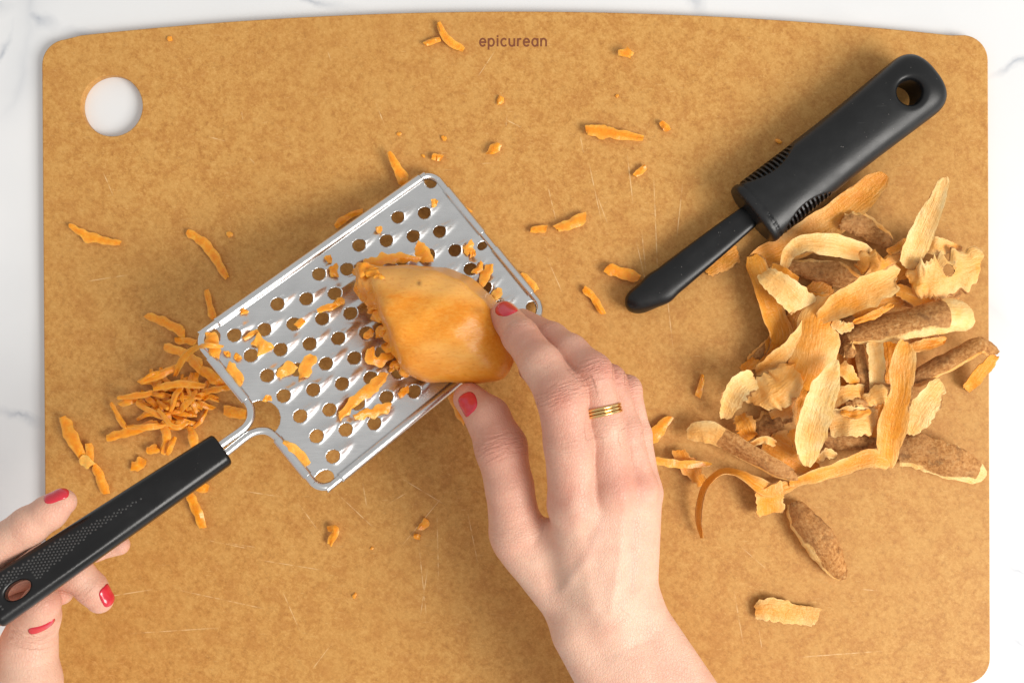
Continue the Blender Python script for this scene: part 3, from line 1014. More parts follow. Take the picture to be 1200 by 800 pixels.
peel('leaf-shaped pale cream peel lying on top of the heap', [(980, 422, 25), (968, 450, 27), (958, 480, 27), (949, 512, 22), (945, 545, 12)], [4, 15, 18, 17, 8], tone=1.0, curl=.2, ragged=.1)
peel('frilly cream scrap beside the long stained orange peel', [(1006, 475, 15), (1022, 466, 19), (1038, 462, 20), (1056, 469, 17)], [5, 10, 12, 9], tone=.6, curl=.4, ragged=.35, wob=1.5)
peel('short cream peel between the leaf-shaped peel and the frilly scrap', [(974, 470, 16), (990, 461, 18), (1012, 458, 14)], [9, 9, 8], tone=.5, curl=.2, blunt=.8)
peel('squarish orange peel right of the leaf-shaped peel', [(970, 497, 13), (1000, 493, 16), (1026, 494, 11)], [14, 17, 14], tone=.6, curl=.15, blunt=.85)
peel('dark brown strip under the squarish orange peel', [(966, 515, 6), (1000, 517, 8), (1038, 513, 7)], [9, 11, 11], skin=1, curl=.4)
peel('long peel with rounded cream end twisting to brown along the bottom of the heap', [(805, 508, 7), (828, 506, 11), (850, 517, 12), (880, 535, 13), (910, 552, 12), (935, 560, 9)], [10, 13, 13, 13, 12, 6], skin=1, skin_span=(.34, 1), tone=.75, curl=[.2, .25, .35, .5], roll=[0, -5, -35, -40, -35, -20], ragged=.08, n=34)
peel('slim orange peel ending the bottom edge of the heap', [(925, 566, 6), (955, 556, 9), (990, 546, 10), (1022, 536, 10), (1040, 540, 8)], [6, 9, 10, 11, 10], tone=.25, curl=.2, roll=[-30, -20, 0, 0], ragged=.14)
peel('thin peel standing on edge in an arch left of the heap', [(823, 630, 4), (819, 606, 6), (824, 578, 9), (837, 559, 11), (852, 553, 11), (868, 556, 10), (884, 566, 9), (905, 574, 7), (935, 566, 4)], [5, 8, 9, 10, 10, 10, 10, 9, 5], tone=.15, curl=.1, roll=[68, 72, 78, 80, 72, 50, 20, 5], n=40)
peel('square orange flap hanging below the thin arch of peel', [(900, 570, 8), (901, 584, 8), (902, 601, 3)], [16, 17, 16], tone=.2, curl=.2, blunt=.85)
peel('cream peel with ragged end at the far left of the heap', [(849, 490, 6), (857, 468, 14), (868, 452, 18), (884, 442, 15)], [6, 12, 15, 10], tone=1.0, curl=.3, ragged=.22)
peel('wide crumpled cream peel left of the broad orange peel', [(884, 474, 15), (900, 461, 20), (918, 448, 20), (932, 428, 16)], [14, 23, 22, 14], tone=.7, curl=.3, ragged=.22, wob=3.0)
peel('pale cream peel along the edge of the broad orange peel', [(886, 436, 9), (910, 420, 14), (935, 396, 17), (952, 365, 15)], [6, 10, 9, 6], tone=.8, curl=.2)
peel('small round orange peel under the far left cream peel', [(866, 486, 6), (875, 500, 10), (879, 514, 6)], [9, 12, 8], tone=.1, curl=.1, ragged=.3)
peel('orange peel lying flat inside the lower heap', [(900, 514, 4), (925, 529, 6), (960, 546, 5)], [14, 24, 14], tone=.15, curl=.1)
peel('dark brown crumbly peel in the hollow of the lower heap', [(886, 506, 4), (913, 487, 7), (938, 468, 6)], [11, 14, 12], skin=1, curl=.3, ragged=.4)
peel('thin orange sliver beside the leaf-shaped peel', [(941, 458, 12), (936, 482, 14), (939, 506, 9)], [4, 8, 5], tone=.25)
peel('short orange scrap at the left edge of the heap', [(870, 434, 4), (887, 421, 6)], [6, 6], tone=.1, curl=.3)
peel('brown scrap at the left edge of the heap', [(880, 424, 3), (906, 402, 4)], [7, 8], skin=1, curl=.4)
peel('small peel with a dark stem end near the knuckles', [(793, 527, 3), (805, 543, 4), (815, 556, 3), (824, 568, 3)], [7, 10, 9, 7], tone=.25, curl=.2, ragged=.3)
peel('rounded orange peel under the black blade guard', [(826, 318, 1.5), (846, 306, 2), (864, 294, 2)], [9, 12, 11], tone=.2, curl=.1)
peel('lone brown peel lying below the heap', [(929, 588, 4), (941, 608, 9), (958, 632, 11), (975, 656, 9), (989, 679, 4)], [11, 16, 19, 17, 8], skin=1, curl=.55, tone=.9, ragged=.1)
peel('lone pale orange scrap lowest on the board', [(885, 716, 3), (905, 714, 3.5), (932, 720, 3), (959, 723, 3)], [10, 14, 11, 11], tone=.5, curl=.1, ragged=.2, blunt=.85, wob=1.0)
peel('small orange corner under the rolled brown peel', [(1066, 402, 10), (1085, 398, 11), (1100, 393, 9)], [9, 8, 3], tone=.6)
peel('orange strip below the peel with the hole', [(1050, 338, 12), (1075, 351, 14), (1100, 358, 12)], [7, 9, 6], tone=.2, curl=.3)
peel('orange strip showing under the folded cream peel', [(1000, 370, 9), (1030, 360, 11), (1058, 352, 9)], [9, 9, 7], tone=.3)
peel('pale rough nub at the end of the rolled brown peel', [(986, 405, 15), (994, 410, 18), (1003, 416, 14)], [7, 9, 7], skin=1, curl=.7, tone=1.0, ragged=.3)
peel('orange tip right of the top of the leaf-shaped peel', [(982, 428, 17), (992, 437, 18), (1004, 450, 13)], [8, 9, 5], tone=.35, curl=.3)
peel('brownish orange strip behind the upright cream strip', [(1042, 400, 11), (1044, 425, 13), (1042, 450, 11)], [9, 8, 7], tone=-.1)
peel('orange peel at the bottom of the heap under the broad orange peel', [(960, 470, 3), (990, 440, 5), (1000, 405, 5)], [20, 26, 20], tone=-.1, curl=.1)
peel('brown peel flat on the board under the folded cream peel', [(960, 385, 3), (985, 395, 4), (1040, 372, 5)], [14, 18, 16], skin=1, curl=.1)
peel('orange peel flat on the board under the stubby cream peel', [(925, 395, 3), (945, 360, 4), (975, 330, 5)], [14, 18, 14], tone=-.05, curl=.1)

peel('orange peel pressed flat at the left of the broad orange peel', [(930, 440, 3), (915, 410, 5), (930, 375, 6)], [16, 20, 14], tone=0, curl=.15)
peel('cream corner showing behind the upright cream strip', [(1008, 425, 8), (1035, 432, 9), (1068, 428, 8)], [14, 17, 12], tone=.5, curl=.15)
peel('brown peel lying flat under the frilly cream scrap', [(985, 478, 4), (1020, 480, 5), (1062, 482, 4)], [12, 15, 13], skin=1, curl=.2)
peel('orange peel lying flat between the upright peel and the ragged curl', [(1030, 330, 5), (1055, 312, 7), (1075, 290, 5)], [12, 15, 9], tone=0, curl=.15)
peel('brown peel lying under the wide frayed peel', [(1050, 352, 5), (1085, 348, 7), (1125, 345, 6)], [10, 12, 9], skin=1, curl=.2)
peel('cream peel lying low in the gap left of the leaf-shaped peel', [(905, 490, 6), (925, 478, 9), (945, 470, 7)], [8, 11, 8], tone=.5, curl=.2)

peel('small orange scrap above the stubby cream peel', [(905, 312, 8), (920, 322, 10), (934, 330, 8)], [5, 7, 5], tone=-.1, curl=.3)
peel('narrow orange strip between the stubby peel and the folded peel', [(940, 342, 12), (962, 350, 14), (985, 346, 13)], [4, 6, 4], tone=-.15, curl=.3)
peel('small cream chip on the left end of the folded cream peel', [(975, 378, 19), (988, 384, 20), (1000, 380, 18)], [5, 7, 4], tone=.7, curl=.3, ragged=.3)
peel('orange sliver along the lower edge of the folded cream peel', [(1000, 378, 20), (1025, 368, 22), (1046, 356, 21)], [3, 5, 3], tone=-.05, curl=.2)
peel('brown sliver left of the broad orange peel', [(918, 452, 10), (926, 430, 13), (938, 412, 12)], [4, 6, 4], skin=1, curl=.4)
peel('orange chip at the foot of the broad orange peel', [(935, 458, 13), (948, 468, 14), (958, 464, 12)], [5, 7, 4], tone=-.15, curl=.3, ragged=.3)
peel('cream chip right of the tip of the leaf-shaped peel', [(955, 540, 8), (968, 532, 10), (980, 534, 8)], [4, 6, 4], tone=.7, curl=.3, ragged=.3)
peel('orange sliver on the squarish orange peel', [(985, 483, 17), (1002, 486, 18), (1020, 482, 16)], [3, 5, 3], tone=-.15, curl=.3)
peel('small brown chip above the squarish orange peel', [(992, 474, 17), (1004, 470, 19), (1016, 474, 17)], [4, 5, 4], skin=1, curl=.4, ragged=.3)
peel('orange strip below the cream cut end of the rolled brown peel', [(1060, 410, 12), (1085, 404, 14), (1108, 398, 12)], [5, 7, 4], tone=0, curl=.3)
peel('orange sliver in the crook left of the upright cream peel', [(1040, 296, 12), (1052, 290, 14), (1062, 280, 12)], [4, 5, 3], tone=-.15, curl=.3)
peel('cream sliver over the left end of the lower brown peel', [(880, 520, 11), (896, 514, 13), (908, 520, 11)], [3, 5, 4], tone=.6, curl=.3)
peel('deep orange scrap under the leaf-shaped peel', [(925, 505, 10), (938, 520, 12), (944, 538, 10)], [6, 9, 6], tone=-.2, curl=.3)
peel('deep orange strip beside the long stained peel', [(1022, 512, 8), (1030, 490, 11), (1034, 468, 10)], [5, 7, 5], tone=-.2, curl=.3)

SHREDS = []
def shred(label, pts, hw, tone=.15, parent=None, cat='shred', group='shreds of sweet potato', th=1.1, **kw):
    q, h = zpath(pts, hw)
    ln = sum(np.linalg.norm(q[i + 1] - q[i]) for i in range(len(q) - 1))
    n = int(np.clip(ln / 1.0, 8, 34))
    V, F, sk, tn = ribbon(q, h, n=n, across=4, curl=kw.pop('curl', .12), th=th, tone=tone + rng.uniform(-.1, .15), ragged=kw.pop('ragged', .34), seed=len(SHREDS) * 7 + 3, blunt=.75, wob=.9, **kw)
    if parent is None and kw.get('floor', True):
        V[:, 2] = np.maximum(V[:, 2], .06)
    o = build('potato_shred', V, F, M_SHRED, attrs={'tone': tn}, sharp=45)
    tag(o, label, cat, group)
    SHREDS.append(o)
    return o

shred('orange shred by itself at the left of the board under the hanging hole', [(81, 264, 2), (106, 278, 2), (141, 285, 2)], [3, 6, 4])
shred('curved orange shred lying left of the grater', [(219, 271, 2), (243, 289, 2.5), (266, 326, 2)], [4, 6, 4])
shred('slender orange shred beside the board lettering', [(514, 27, 2), (522, 44, 3), (543, 59, 2)], [3, 5, 4])
shred('short shred left of the slender one beside the lettering', [(497, 52, 2), (516, 46, 2)], [3, 4], tone=.3)
shred('chunky flake near the top edge of the board', [(732, 67, 3), (738, 57, 4)], [8, 7], tone=.2, ragged=.8)
shred('forked orange shred in the upper middle of the board', [(686, 151, 3), (702, 154, 3), (722, 157, 3), (754, 162, 2)], [5, 8, 6, 4])
shred('small shred right of the forked shred', [(774, 143, 2), (784, 153, 2)], [4, 4])
shred('small shred below the forked shred', [(744, 206, 2), (757, 195, 2)], [4, 4])
shred('ragged fleck above the far corner of the grater', [(572, 181, 2), (586, 169, 3)], [5, 5], ragged=.8)
shred('little fleck right of the shred at the top rim of the grater', [(506, 184, 2), (518, 185, 2)], [4, 4])
shred('orange shred poking out behind the top rim of the grater', [(456, 178, 5), (464, 194, 5), (471, 207, 5), (472, 218, 4)], [3, 5, 7, 5])
shred('dull shred in the shadow behind the long rim of the grater', [(393, 266, 2), (404, 256, 2), (425, 247, 2)], [4, 4, 3], tone=0)
shred('short shred left of the broad one near the middle of the board', [(622, 269, 2), (641, 268, 2)], [4, 5])
shred('broad shred between the grater and the blade guard', [(651, 268, 3), (668, 263, 3), (687, 254, 3)], [6, 6, 6])
shred('thick straight shred next to the tip of the blade guard', [(710, 314, 3), (730, 320, 3), (749, 326, 3)], [7, 7, 6], tone=.0)
shred('bent shred below the thick straight one near the blade guard tip', [(684, 337, 2), (697, 351, 2), (707, 368, 2)], [4, 4, 4])
shred('shred half under the far end of the grater', [(609, 321, 2), (628, 341, 2)], [6, 6], tone=.3)
shred('thin shred touching the far rim of the grater', [(534, 237, 2), (552, 249, 2)], [3, 3])
shred('small shred alone left of the peel heap', [(824, 439, 2), (818, 465, 2)], [3, 4])
shred('orange shred against the edge of the little finger', [(760, 516, 3), (772, 503, 3), (787, 488, 2)], [7, 7, 4])
shred('thin orange strip lying across the small peel with the stem end', [(766, 540, 9), (800, 543, 8), (833, 544, 5)], [5, 5, 3], tone=.3)
shred('hooked shred standing on the board below the grater', [(384, 619, 2), (393, 621, 4), (387, 638, 2)], [4, 5, 4])
shred('upper of two flecks on the board left of the wrist', [(492, 620, 2), (501, 609, 2)], [4, 5], tone=0)
shred('lower of two flecks on the board left of the wrist', [(485, 627, 2), (492, 630, 2)], [3, 4], tone=0)
shred('upright thin shred pointing at the long rim of the grater', [(242, 339, 2), (246, 358, 2), (250, 374, 2)], [3, 4, 4])
shred('ragged shred above the grated heap', [(171, 369, 2), (194, 378, 3), (217, 391, 2)], [4, 6, 6])
shred('short shred between the ragged one and the grater corner', [(205, 398, 2), (230, 401, 2)], [4, 4])
shred('flat shred at the top of the grated heap', [(192, 406, 3), (214, 414, 4), (238, 430, 5)], [5, 6, 7])
shred('long shred at the far left with a pale end', [(73, 488, 3), (82, 508, 4), (97, 537, 3)], [5, 8, 6])
shred('short upright shred joined to the far left shred', [(103, 519, 3), (106, 543, 3)], [5, 5])
shred('pale knotted scrap joining the shreds at the far left', [(94, 537, 4), (108, 545, 4)], [6, 5], tone=.85, ragged=.8)
shred('shred trailing from the far left shreds towards the handle', [(110, 545, 2), (117, 560, 2), (124, 578, 2)], [5, 6, 6])
shred('hair-thin shred crossing above the longest shred of the heap', [(130, 472, 3), (138, 487, 4), (148, 502, 4)], [2, 3, 3])
shred('longest shred sticking out at the left of the grated heap', [(125, 513, 3), (150, 506, 4), (186, 496, 5)], [5, 5, 6])
shred('star-shaped flake against the upper side of the handle', [(154, 547, 2), (171, 541, 2)], [6, 5], ragged=.9)
shred('square flake just under the grated heap', [(172, 527, 3), (186, 525, 3)], [6, 6])
shred('flat flake showing between the heap and the neck wire', [(262, 481, 3), (288, 486, 3)], [7, 7], tone=.05)
shred('short flake showing below the handle', [(228, 569, 2), (244, 573, 2)], [6, 5], tone=.05)
shred('straight shred below the handle', [(222, 577, 2), (229, 595, 3), (238, 618, 2)], [5, 6, 5])
shred('orange strip hanging down beside the thumb nail', [(527, 458, 8), (536, 478, 5), (545, 495, 2)], [5, 6, 5], tone=.1)
# the tangled heap of grated potato
HEAP = [((138, 466), (160, 463), (186, 460), 8, 5), ((163, 448), (185, 440), (213, 428), 12, 6), ((160, 472), (180, 484), (200, 490), 8, 5), ((190, 494), (195, 512), (190, 531), 4, 6),
        ((166, 446), (178, 438), (190, 436), 14, 3), ((180, 455), (210, 450), (240, 452), 14, 6), ((238, 458), (255, 456), (272, 453), 5, 5), ((185, 480), (205, 500), (222, 494), 12, 4),
        ((222, 500), (226, 512), (228, 528), 5, 7), ((205, 512), (200, 522), (196, 532), 5, 5), ((150, 500), (172, 500), (200, 497), 5, 5), ((232, 430), (250, 442), (262, 452), 5, 9), ((222, 418), (232, 430), (246, 438), 4, 7), ((140, 474), (150, 470), (160, 466), 5, 6)]
HL_ = ['straight shred sticking out at the upper left of the grated heap', 'upper shred along the back of the grated heap', 'bent shred at the left of the grated heap below the straight one', 'shred hanging from the bottom of the heap towards the handle',
       'thin shred curling up at the top left of the heap', 'long shred lying across the top of the heap', 'shred bridging from the heap to the wire of the grater', 'looped shred at the lower front of the heap',
       'thick shred between the heap and the end of the black handle', 'short lower shred just above the black handle', 'shred beside the longest shred at the left of the heap', 'broad shred under the grater wire right of the heap',
       'broad shred leaning up behind the curled thread', 'short thin shred at the far upper left of the heap']
for (a, b, c, z, w), lab in zip(HEAP, HL_):
    shred(lab, [(*a, z), (*b, z + 2), (*c, z - 1)], [w * .6, w * .75, w * .6], group='tangled heap of grated sweet potato')
shred('long curled thread climbing from the heap over the grater wire', [(205, 440, 10), (212, 424, 22), (222, 412, 36), (238, 405, 57), (262, 406, 56.5)], [3, 4, 4, 3, 2], tone=.45, th=.9, ragged=.2)
for i in range(70):
    rr = math.sqrt(rng.random()) * 40; aa = rng.uniform(0, 2 * math.pi)
    cx = 206 + rr * math.cos(aa) * 1.0; cy = 469 + rr * math.sin(aa) * .78
    z = max(2.0, 15 * (1 - (rr / 40) ** 1.2) * rng.uniform(.35, 1.05))
    an = rng.gauss(.1, 1.0); ln = rng.uniform(16, 40)
    dx, dy = math.cos(an) * ln / 2, math.sin(an) * ln / 2; bn = rng.uniform(-3.5, 3.5)
    w = rng.uniform(2.0, 4.2)
    shred('orange shred in the tangled heap at the corner of the grater', [(cx - dx, cy - dy, max(1.5, z - rng.uniform(0, 4))), (cx + bn * .5, cy + bn, z + 1.5), (cx + dx, cy + dy, max(1.5, z - rng.uniform(0, 4)))], [w * .7, w, w * .7], group='tangled heap of grated sweet potato')

# shreds lying on the grater plate
def on_plate(label, pts, hw, tone=.25, lift=1.6, **kw):
    q, h = [], []
    for (x, y), w in zip(pts, hw):
        a = plate_at(x, y); d = a - GO
        hh = float(plate_h(np.array([d @ GX]), np.array([d @ GY]))[0])
        a = a + GN * (hh + lift)
        q.append(a); h.append(R(w, a[2]))
    ln = sum(np.linalg.norm(q[i + 1] - q[i]) for i in range(len(q) - 1))
    V, F, sk, tn = ribbon(q, h, n=int(np.clip(ln / .8, 8, 34)), across=5, curl=.1, th=1.0, tone=tone, ragged=kw.get('ragged', .55), seed=len(SHREDS) * 7 + 3, blunt=.8, wob=.9)
    o = build('potato_shred', V, F, M_SHRED, attrs={'tone': tn}, sharp=45)
    tag(o, label, 'shred', 'shreds of sweet potato on the grater')
    SHREDS.append(o)
on_plate('orange bit caught in the near corner loop of the grater', [(245, 391), (249, 402), (252, 420)], [6, 8, 5], lift=2.2)
on_plate('pointed bit on the plate beside the near corner loop', [(267, 428), (274, 436), (284, 450)], [5, 7, 4], tone=.4)
on_plate('small fleck on the plate below the near corner loop', [(262, 414), (270, 417)], [3, 3])
on_plate('little hooked fleck beside the first row of holes', [(275, 416), (281, 423)], [3, 4])
on_plate('ragged flake lying between holes near the handle end', [(296, 401), (306, 405), (318, 411)], [6, 10, 5], tone=.4, ragged=.8)
on_plate('slim flake just above the ragged one near the handle end', [(285, 398), (302, 389)], [3, 4], tone=.4)
on_plate('pale flake across a rasp ridge at the handle end', [(325, 442), (344, 428)], [6, 6], tone=.5)
on_plate('ragged flake covering a rasp hole near the handle end', [(353, 443), (357, 432), (366, 418)], [6, 8, 5], tone=.4, ragged=.8)
on_plate('yellow flake against the wire at the bottom corner', [(331, 519), (344, 529), (361, 545)], [4, 8, 5], tone=.6, ragged=.25)
on_plate('little fleck beside the neck opening', [(309, 467), (318, 468)], [5, 4])
on_plate('small flake stuck in a hole near the long rim', [(346, 384), (356, 377)], [4, 5])
on_plate('thin flake above the middle holes', [(371, 365), (386, 362), (403, 354)], [3, 4, 3])
on_plate('fleck near the long rim of the plate', [(282, 368), (290, 365)], [4, 3])
on_plate('long shred lying on the lower holes under the potato', [(397, 491), (414, 472), (437, 453), (452, 438)], [4, 6, 7, 5], tone=.35)
on_plate('shorter shred crossing below the long one on the plate', [(414, 490), (434, 484), (457, 477)], [4, 6, 6], tone=.35)
on_plate('dim fleck in the shade under the potato', [(466, 464), (478, 457)], [4, 4], tone=0)
on_plate('curled shred at the lower left of the potato', [(431, 411), (434, 424), (446, 424), (460, 416)], [5, 6, 6, 5], lift=4)
on_plate('long flat shred along the upper edge of the potato', [(425, 313), (442, 309), (465, 306), (491, 307)], [5, 6, 6, 4], tone=.35, lift=4)
on_plate('crumpled flake above the potato', [(487, 288), (494, 296), (500, 309)], [6, 10, 7], tone=.3, ragged=.8)
on_plate('pale flake beside a hole near the far end', [(546, 287), (551, 297)], [6, 6], tone=.45, ragged=.8)
on_plate('fleck under the pale flake near the far end', [(550, 298), (556, 300)], [4, 4], tone=.3)
on_plate('orange shred standing over a hole near the index finger', [(562, 336), (568, 325), (573, 311)], [4, 6, 5])
on_plate('ragged fleck left of the shred near the index finger', [(556, 322), (562, 308)], [5, 4], ragged=.8)
on_plate('pale crumb next to the index finger nail', [(577, 350), (583, 339)], [6, 5], tone=.7)
on_plate('round crumb near the top rim of the plate', [(440, 271), (447, 270)], [4, 4], tone=.5)
on_plate('crumb near the far top corner of the plate', [(504, 240), (511, 240)], [4, 4], tone=.5)
on_plate('small bit left of the potato top', [(381, 306), (388, 303)], [4, 4], tone=.3)
on_plate('flake on a hole left of the potato', [(389, 313), (392, 326)], [5, 6], tone=.1)
on_plate('orange fleck beside the rasp ridge left of the potato', [(392, 358), (401, 352)], [4, 4])
on_plate('fleck in the dark under the left side of the potato', [(428, 398), (434, 388)], [4, 4], tone=0)

def crumb(label, px, py, r):
    V, F = [], []
    n, k = 5, 7
    z = R(r, 0) * .42; sq = rng.uniform(.5, .85); sa = rng.uniform(0, 3.1)
    for i in range(n + 1):
        th = math.pi * i / n
        for j in range(k):
            a = 2 * math.pi * j / k
            f = 1 + .4 * rng.uniform(-1, 1)
            ex, ey = R(r, 0) * f * math.sin(th) * math.cos(a), R(r, 0) * sq * f * math.sin(th) * math.sin(a)
            V.append(P(px, py) + np.array([ex * math.cos(sa) - ey * math.sin(sa), ex * math.sin(sa) + ey * math.cos(sa), z * (1 + .9 * math.cos(th))]))
    for i in range(n):
        for j in range(k):
            F.append((i * k + j, (i + 1) * k + j, (i + 1) * k + (j + 1) % k, i * k + (j + 1) % k))
    o = build('potato_crumb', V, F, M_SHRED, attrs={'tone': np.full(len(V), .2)}, smooth=False)
    tag(o, label, 'crumb', 'crumbs of sweet potato on the board')
for q in [('crumb near the top left edge of the board', 199, 46, 4), ('crumb just right of the curved shred left of the grater', 270, 275, 4), ('crumb in the upper middle of the board', 587, 118, 6),
          ('tiny crumb above the small shred right of the forked one', 723, 113, 2.5), ('sliver crumb above the far corner of the grater', 520, 162, 4), ('tiny crumb above the shred behind the grater rim', 468, 157, 3),
          ('tiny crumb beside the little fleck above the grater', 496, 183, 2.5), ('crumb on the bare board below the grater', 436, 642, 2.5), ('brownish crumb lower on the bare board', 416, 697, 3.5),
          ('crumb in the peeler shadow above the finned grip', 912, 166, 4), ('pale crumb in the hollow of the heap', 889, 514, 5)]:
    crumb(*q)

# ------------------------------------------------------------------ sweet potato chunk
PC = P(522, 385, 46)
def px_dir(dx, dy, dz=0): return nrm(np.array([dx, -dy, dz], float))
PLANES = []
def pl(px, py, z, dx, dy, dz):
    PLANES.append((P(px, py, z), px_dir(dx, dy, dz)))
pl(480, 309, 44, .02, -1, .10)     # upper edge
pl(552, 328, 42, .50, -.80, .12)
pl(588, 366, 40, .82, -.50, .10)
pl(607, 428, 38, .97, .05, .05)
pl(594, 449, 36, .50, .86, -.1)
pl(530, 452, 40, -.02, 1, .05)     # lower edge
pl(443, 381, 34, -.92, .342, .19)  # grated left face
pl(480, 335, 60, -.10, -.50, .85)
pl(530, 345, 63, .10, -.28, .95)
pl(525, 395, 66, -.12, .12, .98)
pl(520, 425, 58, -.08, .66, .75)
pl(580, 400, 58, .55, .05, .83)
pl(605, 443, 36, .80, .60, .02)
pl(476, 445, 40, -.60, .80, .1)
gpl = (G(0, 0, 2.0), -GN)
PLANES.append(gpl)
LUMPS = [(428, 322, 45, 10), (436, 334, 44, 13), (428, 341, 40, 8), (441, 350, 43, 10), (452, 345, 46, 8), (462, 392, 41, 8), (468, 406, 40, 6), (476, 436, 38, 5)]
LUMPS = [(P(x - 2, y, z), R(r * 1.15, z)) for x, y, z, r in LUMPS]
def sd_potato(p):
    d = None
    for q, n in PLANES:
        e = (p - q.astype(p.dtype)) @ n.astype(p.dtype)
        d = e if d is None else smax(d, e, 6.0)
    d = d + 1.3
    d = d + .35 * np.sin(p[..., 0] * .33 + 1.2) * np.sin(p[..., 1] * .41) 
    X, Y, Z = p[..., 0], p[..., 1], p[..., 2]
    rough = .55 * np.sin(.5 * X + .28 * Y + .33 * Z) + .5 * np.sin(-.33 * X + .66 * Y + .22 * Z + 1) + .35 * np.sin(.95 * X - .5 * Y + .7 * Z + 2) + .25 * np.sin(.4 * X + 1.2 * Y - .9 * Z) + .15 * np.sin(2.2 * X + .8 * Y + 1.6 * Z)
    for q, r in LUMPS:
        dd = p - q.astype(p.dtype)
        e = np.sqrt((dd * dd).sum(-1)) - r + rough
        d = smin(d, e, 1.6)
    return d
lo = P(405, 470, 46) ; hi = P(620, 295, 46)
V_, F_ = surface_net(sd_potato, [lo[0], lo[1], 4], [hi[0], hi[1], 80], .8)
raw = np.zeros(len(V_))
for q, r in LUMPS:
    raw = np.maximum(raw, np.clip(1.3 - np.linalg.norm(V_ - q, axis=1) / r * .7, 0, 1) * .8)
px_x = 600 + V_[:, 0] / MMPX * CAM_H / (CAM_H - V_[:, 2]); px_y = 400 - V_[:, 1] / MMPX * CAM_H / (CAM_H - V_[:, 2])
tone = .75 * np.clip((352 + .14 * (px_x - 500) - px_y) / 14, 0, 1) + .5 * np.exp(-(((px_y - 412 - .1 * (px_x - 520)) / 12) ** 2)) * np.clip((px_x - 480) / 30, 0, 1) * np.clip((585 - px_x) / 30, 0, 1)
spot = np.exp(-(((px_x - 491) / 2.5) ** 2 + ((px_y - 332) / 2.5) ** 2)) + .35 * np.exp(-(((px_x - 560) / 9) ** 2 + ((px_y - 363) / 5) ** 2))
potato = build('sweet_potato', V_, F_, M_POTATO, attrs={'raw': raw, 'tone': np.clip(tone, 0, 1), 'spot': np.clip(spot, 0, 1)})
tag(potato, 'peeled orange sweet potato chunk pressed against the grater by the fingers', 'sweet potato')

# torn flaps of flesh along the grated edge
FLAPS = [((438, 318, 50), (424, 314, 46), (416, 318, 40), 7), ((442, 326, 49), (428, 328, 45), (420, 336, 40), 8), ((446, 338, 48), (432, 340, 43), (426, 350, 37), 8), ((448, 350, 46), (437, 356, 41), (432, 364, 36), 7),
         ((456, 366, 44), (444, 368, 40), (438, 375, 35), 6), ((460, 384, 43), (449, 388, 38), (444, 394, 34), 6), ((468, 404, 42), (456, 408, 37), (450, 404, 33), 6), ((476, 428, 40), (464, 428, 35), (458, 434, 31), 5), ((452, 330, 52), (440, 322, 51), (430, 322, 49), 6)]
for i, (a, b, c, w) in enumerate(FLAPS):
    q, h = zpath([(v[0], v[1], v[2] + dz) for v, dz in zip((a, b, c), (1, 3, 2))], [w, w * 1.15, w * .8])
    V, F, sk, tn = ribbon(q, h, n=16, across=7, curl=.45, th=1.9, tone=.1, ragged=.75, seed=700 + i, blunt=.8, wob=2.2, roll=(-25, 10, 30, -10)[i % 4])
    build('torn_flap', V, F, M_SHRED, potato, attrs={'tone': tn})

# ------------------------------------------------------------------ the person's two hands
person = empty('person', P(500, 700, 0))
tag(person, 'person with red nails grating with one hand and gripping the handle with the other', 'person')

def J(px, py, z, r): return (P(px, py, z), R(r, z), px, py, z)
def ch(lst): return [j[0] for j in lst], [j[1] for j in lst]

INDEX = [J(674, 590, 74, 31), J(667, 520, 81, 29), J(658, 464, 84, 29), J(634, 427, 77, 24.5), J(610, 394, 65, 21), J(591, 370, 53, 17.5)]
MIDDLE = [J(716, 570, 75, 28), J(707, 500, 78, 23.5), J(693, 438, 77, 25), J(668, 413, 69, 21), J(646, 397, 59, 19), J(612, 377, 42, 15.5)]
RINGF = [J(743, 572, 69, 26), J(732, 505, 71, 20), J(713, 448, 68, 21), J(690, 436, 58, 18), J(665, 432, 47, 17), J(622, 433, 35, 14.5)]
PINKY = [J(756, 576, 61, 19), J(747, 510, 62, 16), J(735, 456, 60, 16), J(715, 448, 50, 14), J(698, 442, 42, 13.5), J(668, 436, 32, 12)]
THUMB = [J(604, 618, 58, 31), J(597, 570, 60, 27.5), J(587, 524, 59, 30), J(572, 490, 53, 25.5), J(550, 467, 46, 19)]
FINGERS = [INDEX, MIDDLE, RINGF, PINKY]
PALM = [(J(674, 592, 72, 29), J(688, 712, 60, 27)), (J(716, 572, 73, 28), J(708, 716, 62, 28)), (J(742, 574, 67, 26), J(730, 712, 58, 27)), (J(755, 580, 59, 19), J(745, 702, 52, 24)),
        (J(608, 632, 56, 30), J(664, 702, 54, 31)), (J(620, 640, 54, 24), J(668, 628, 62, 24)),
        (J(677, 742, 57, 29.5), J(895, 1101, 54, 50)), (J(749, 717, 52, 28), J(975, 1087, 50, 50)), (J(712, 735, 57, 30), J(937, 1095, 54, 54)),
        (J(700, 640, 56, 30), J(700, 700, 52, 30))]
def sd_right(p):
    d = None
    for a, b in PALM:
        e = rcone(p, a[0], b[0], a[1], b[1])
        d = e if d is None else smin(d, e, 7.0)
    out = d
    for f, k in ((INDEX, 5.0), (MIDDLE, 5.0), (RINGF, 4.5), (PINKY, 4.0), (THUMB, 5.0)):
        e = chain(p, *ch(f), k=2.5)
        out = smin(out, smin(d, e, k), .7)
    return out
lo = P(505, 960, 20); hi = P(900, 330, 20)
V_, F_ = surface_net(sd_right, [P(515, 0, 40)[0], P(0, 1190, 55)[1], 12], [P(1060, 0, 55)[0], P(0, 335, 50)[1], 104], .55)
def to_px(V):
    k = MMPX * (CAM_H - V[:, 2]) / CAM_H
    return 600 + V[:, 0] / k, 400 - V[:, 1] / k
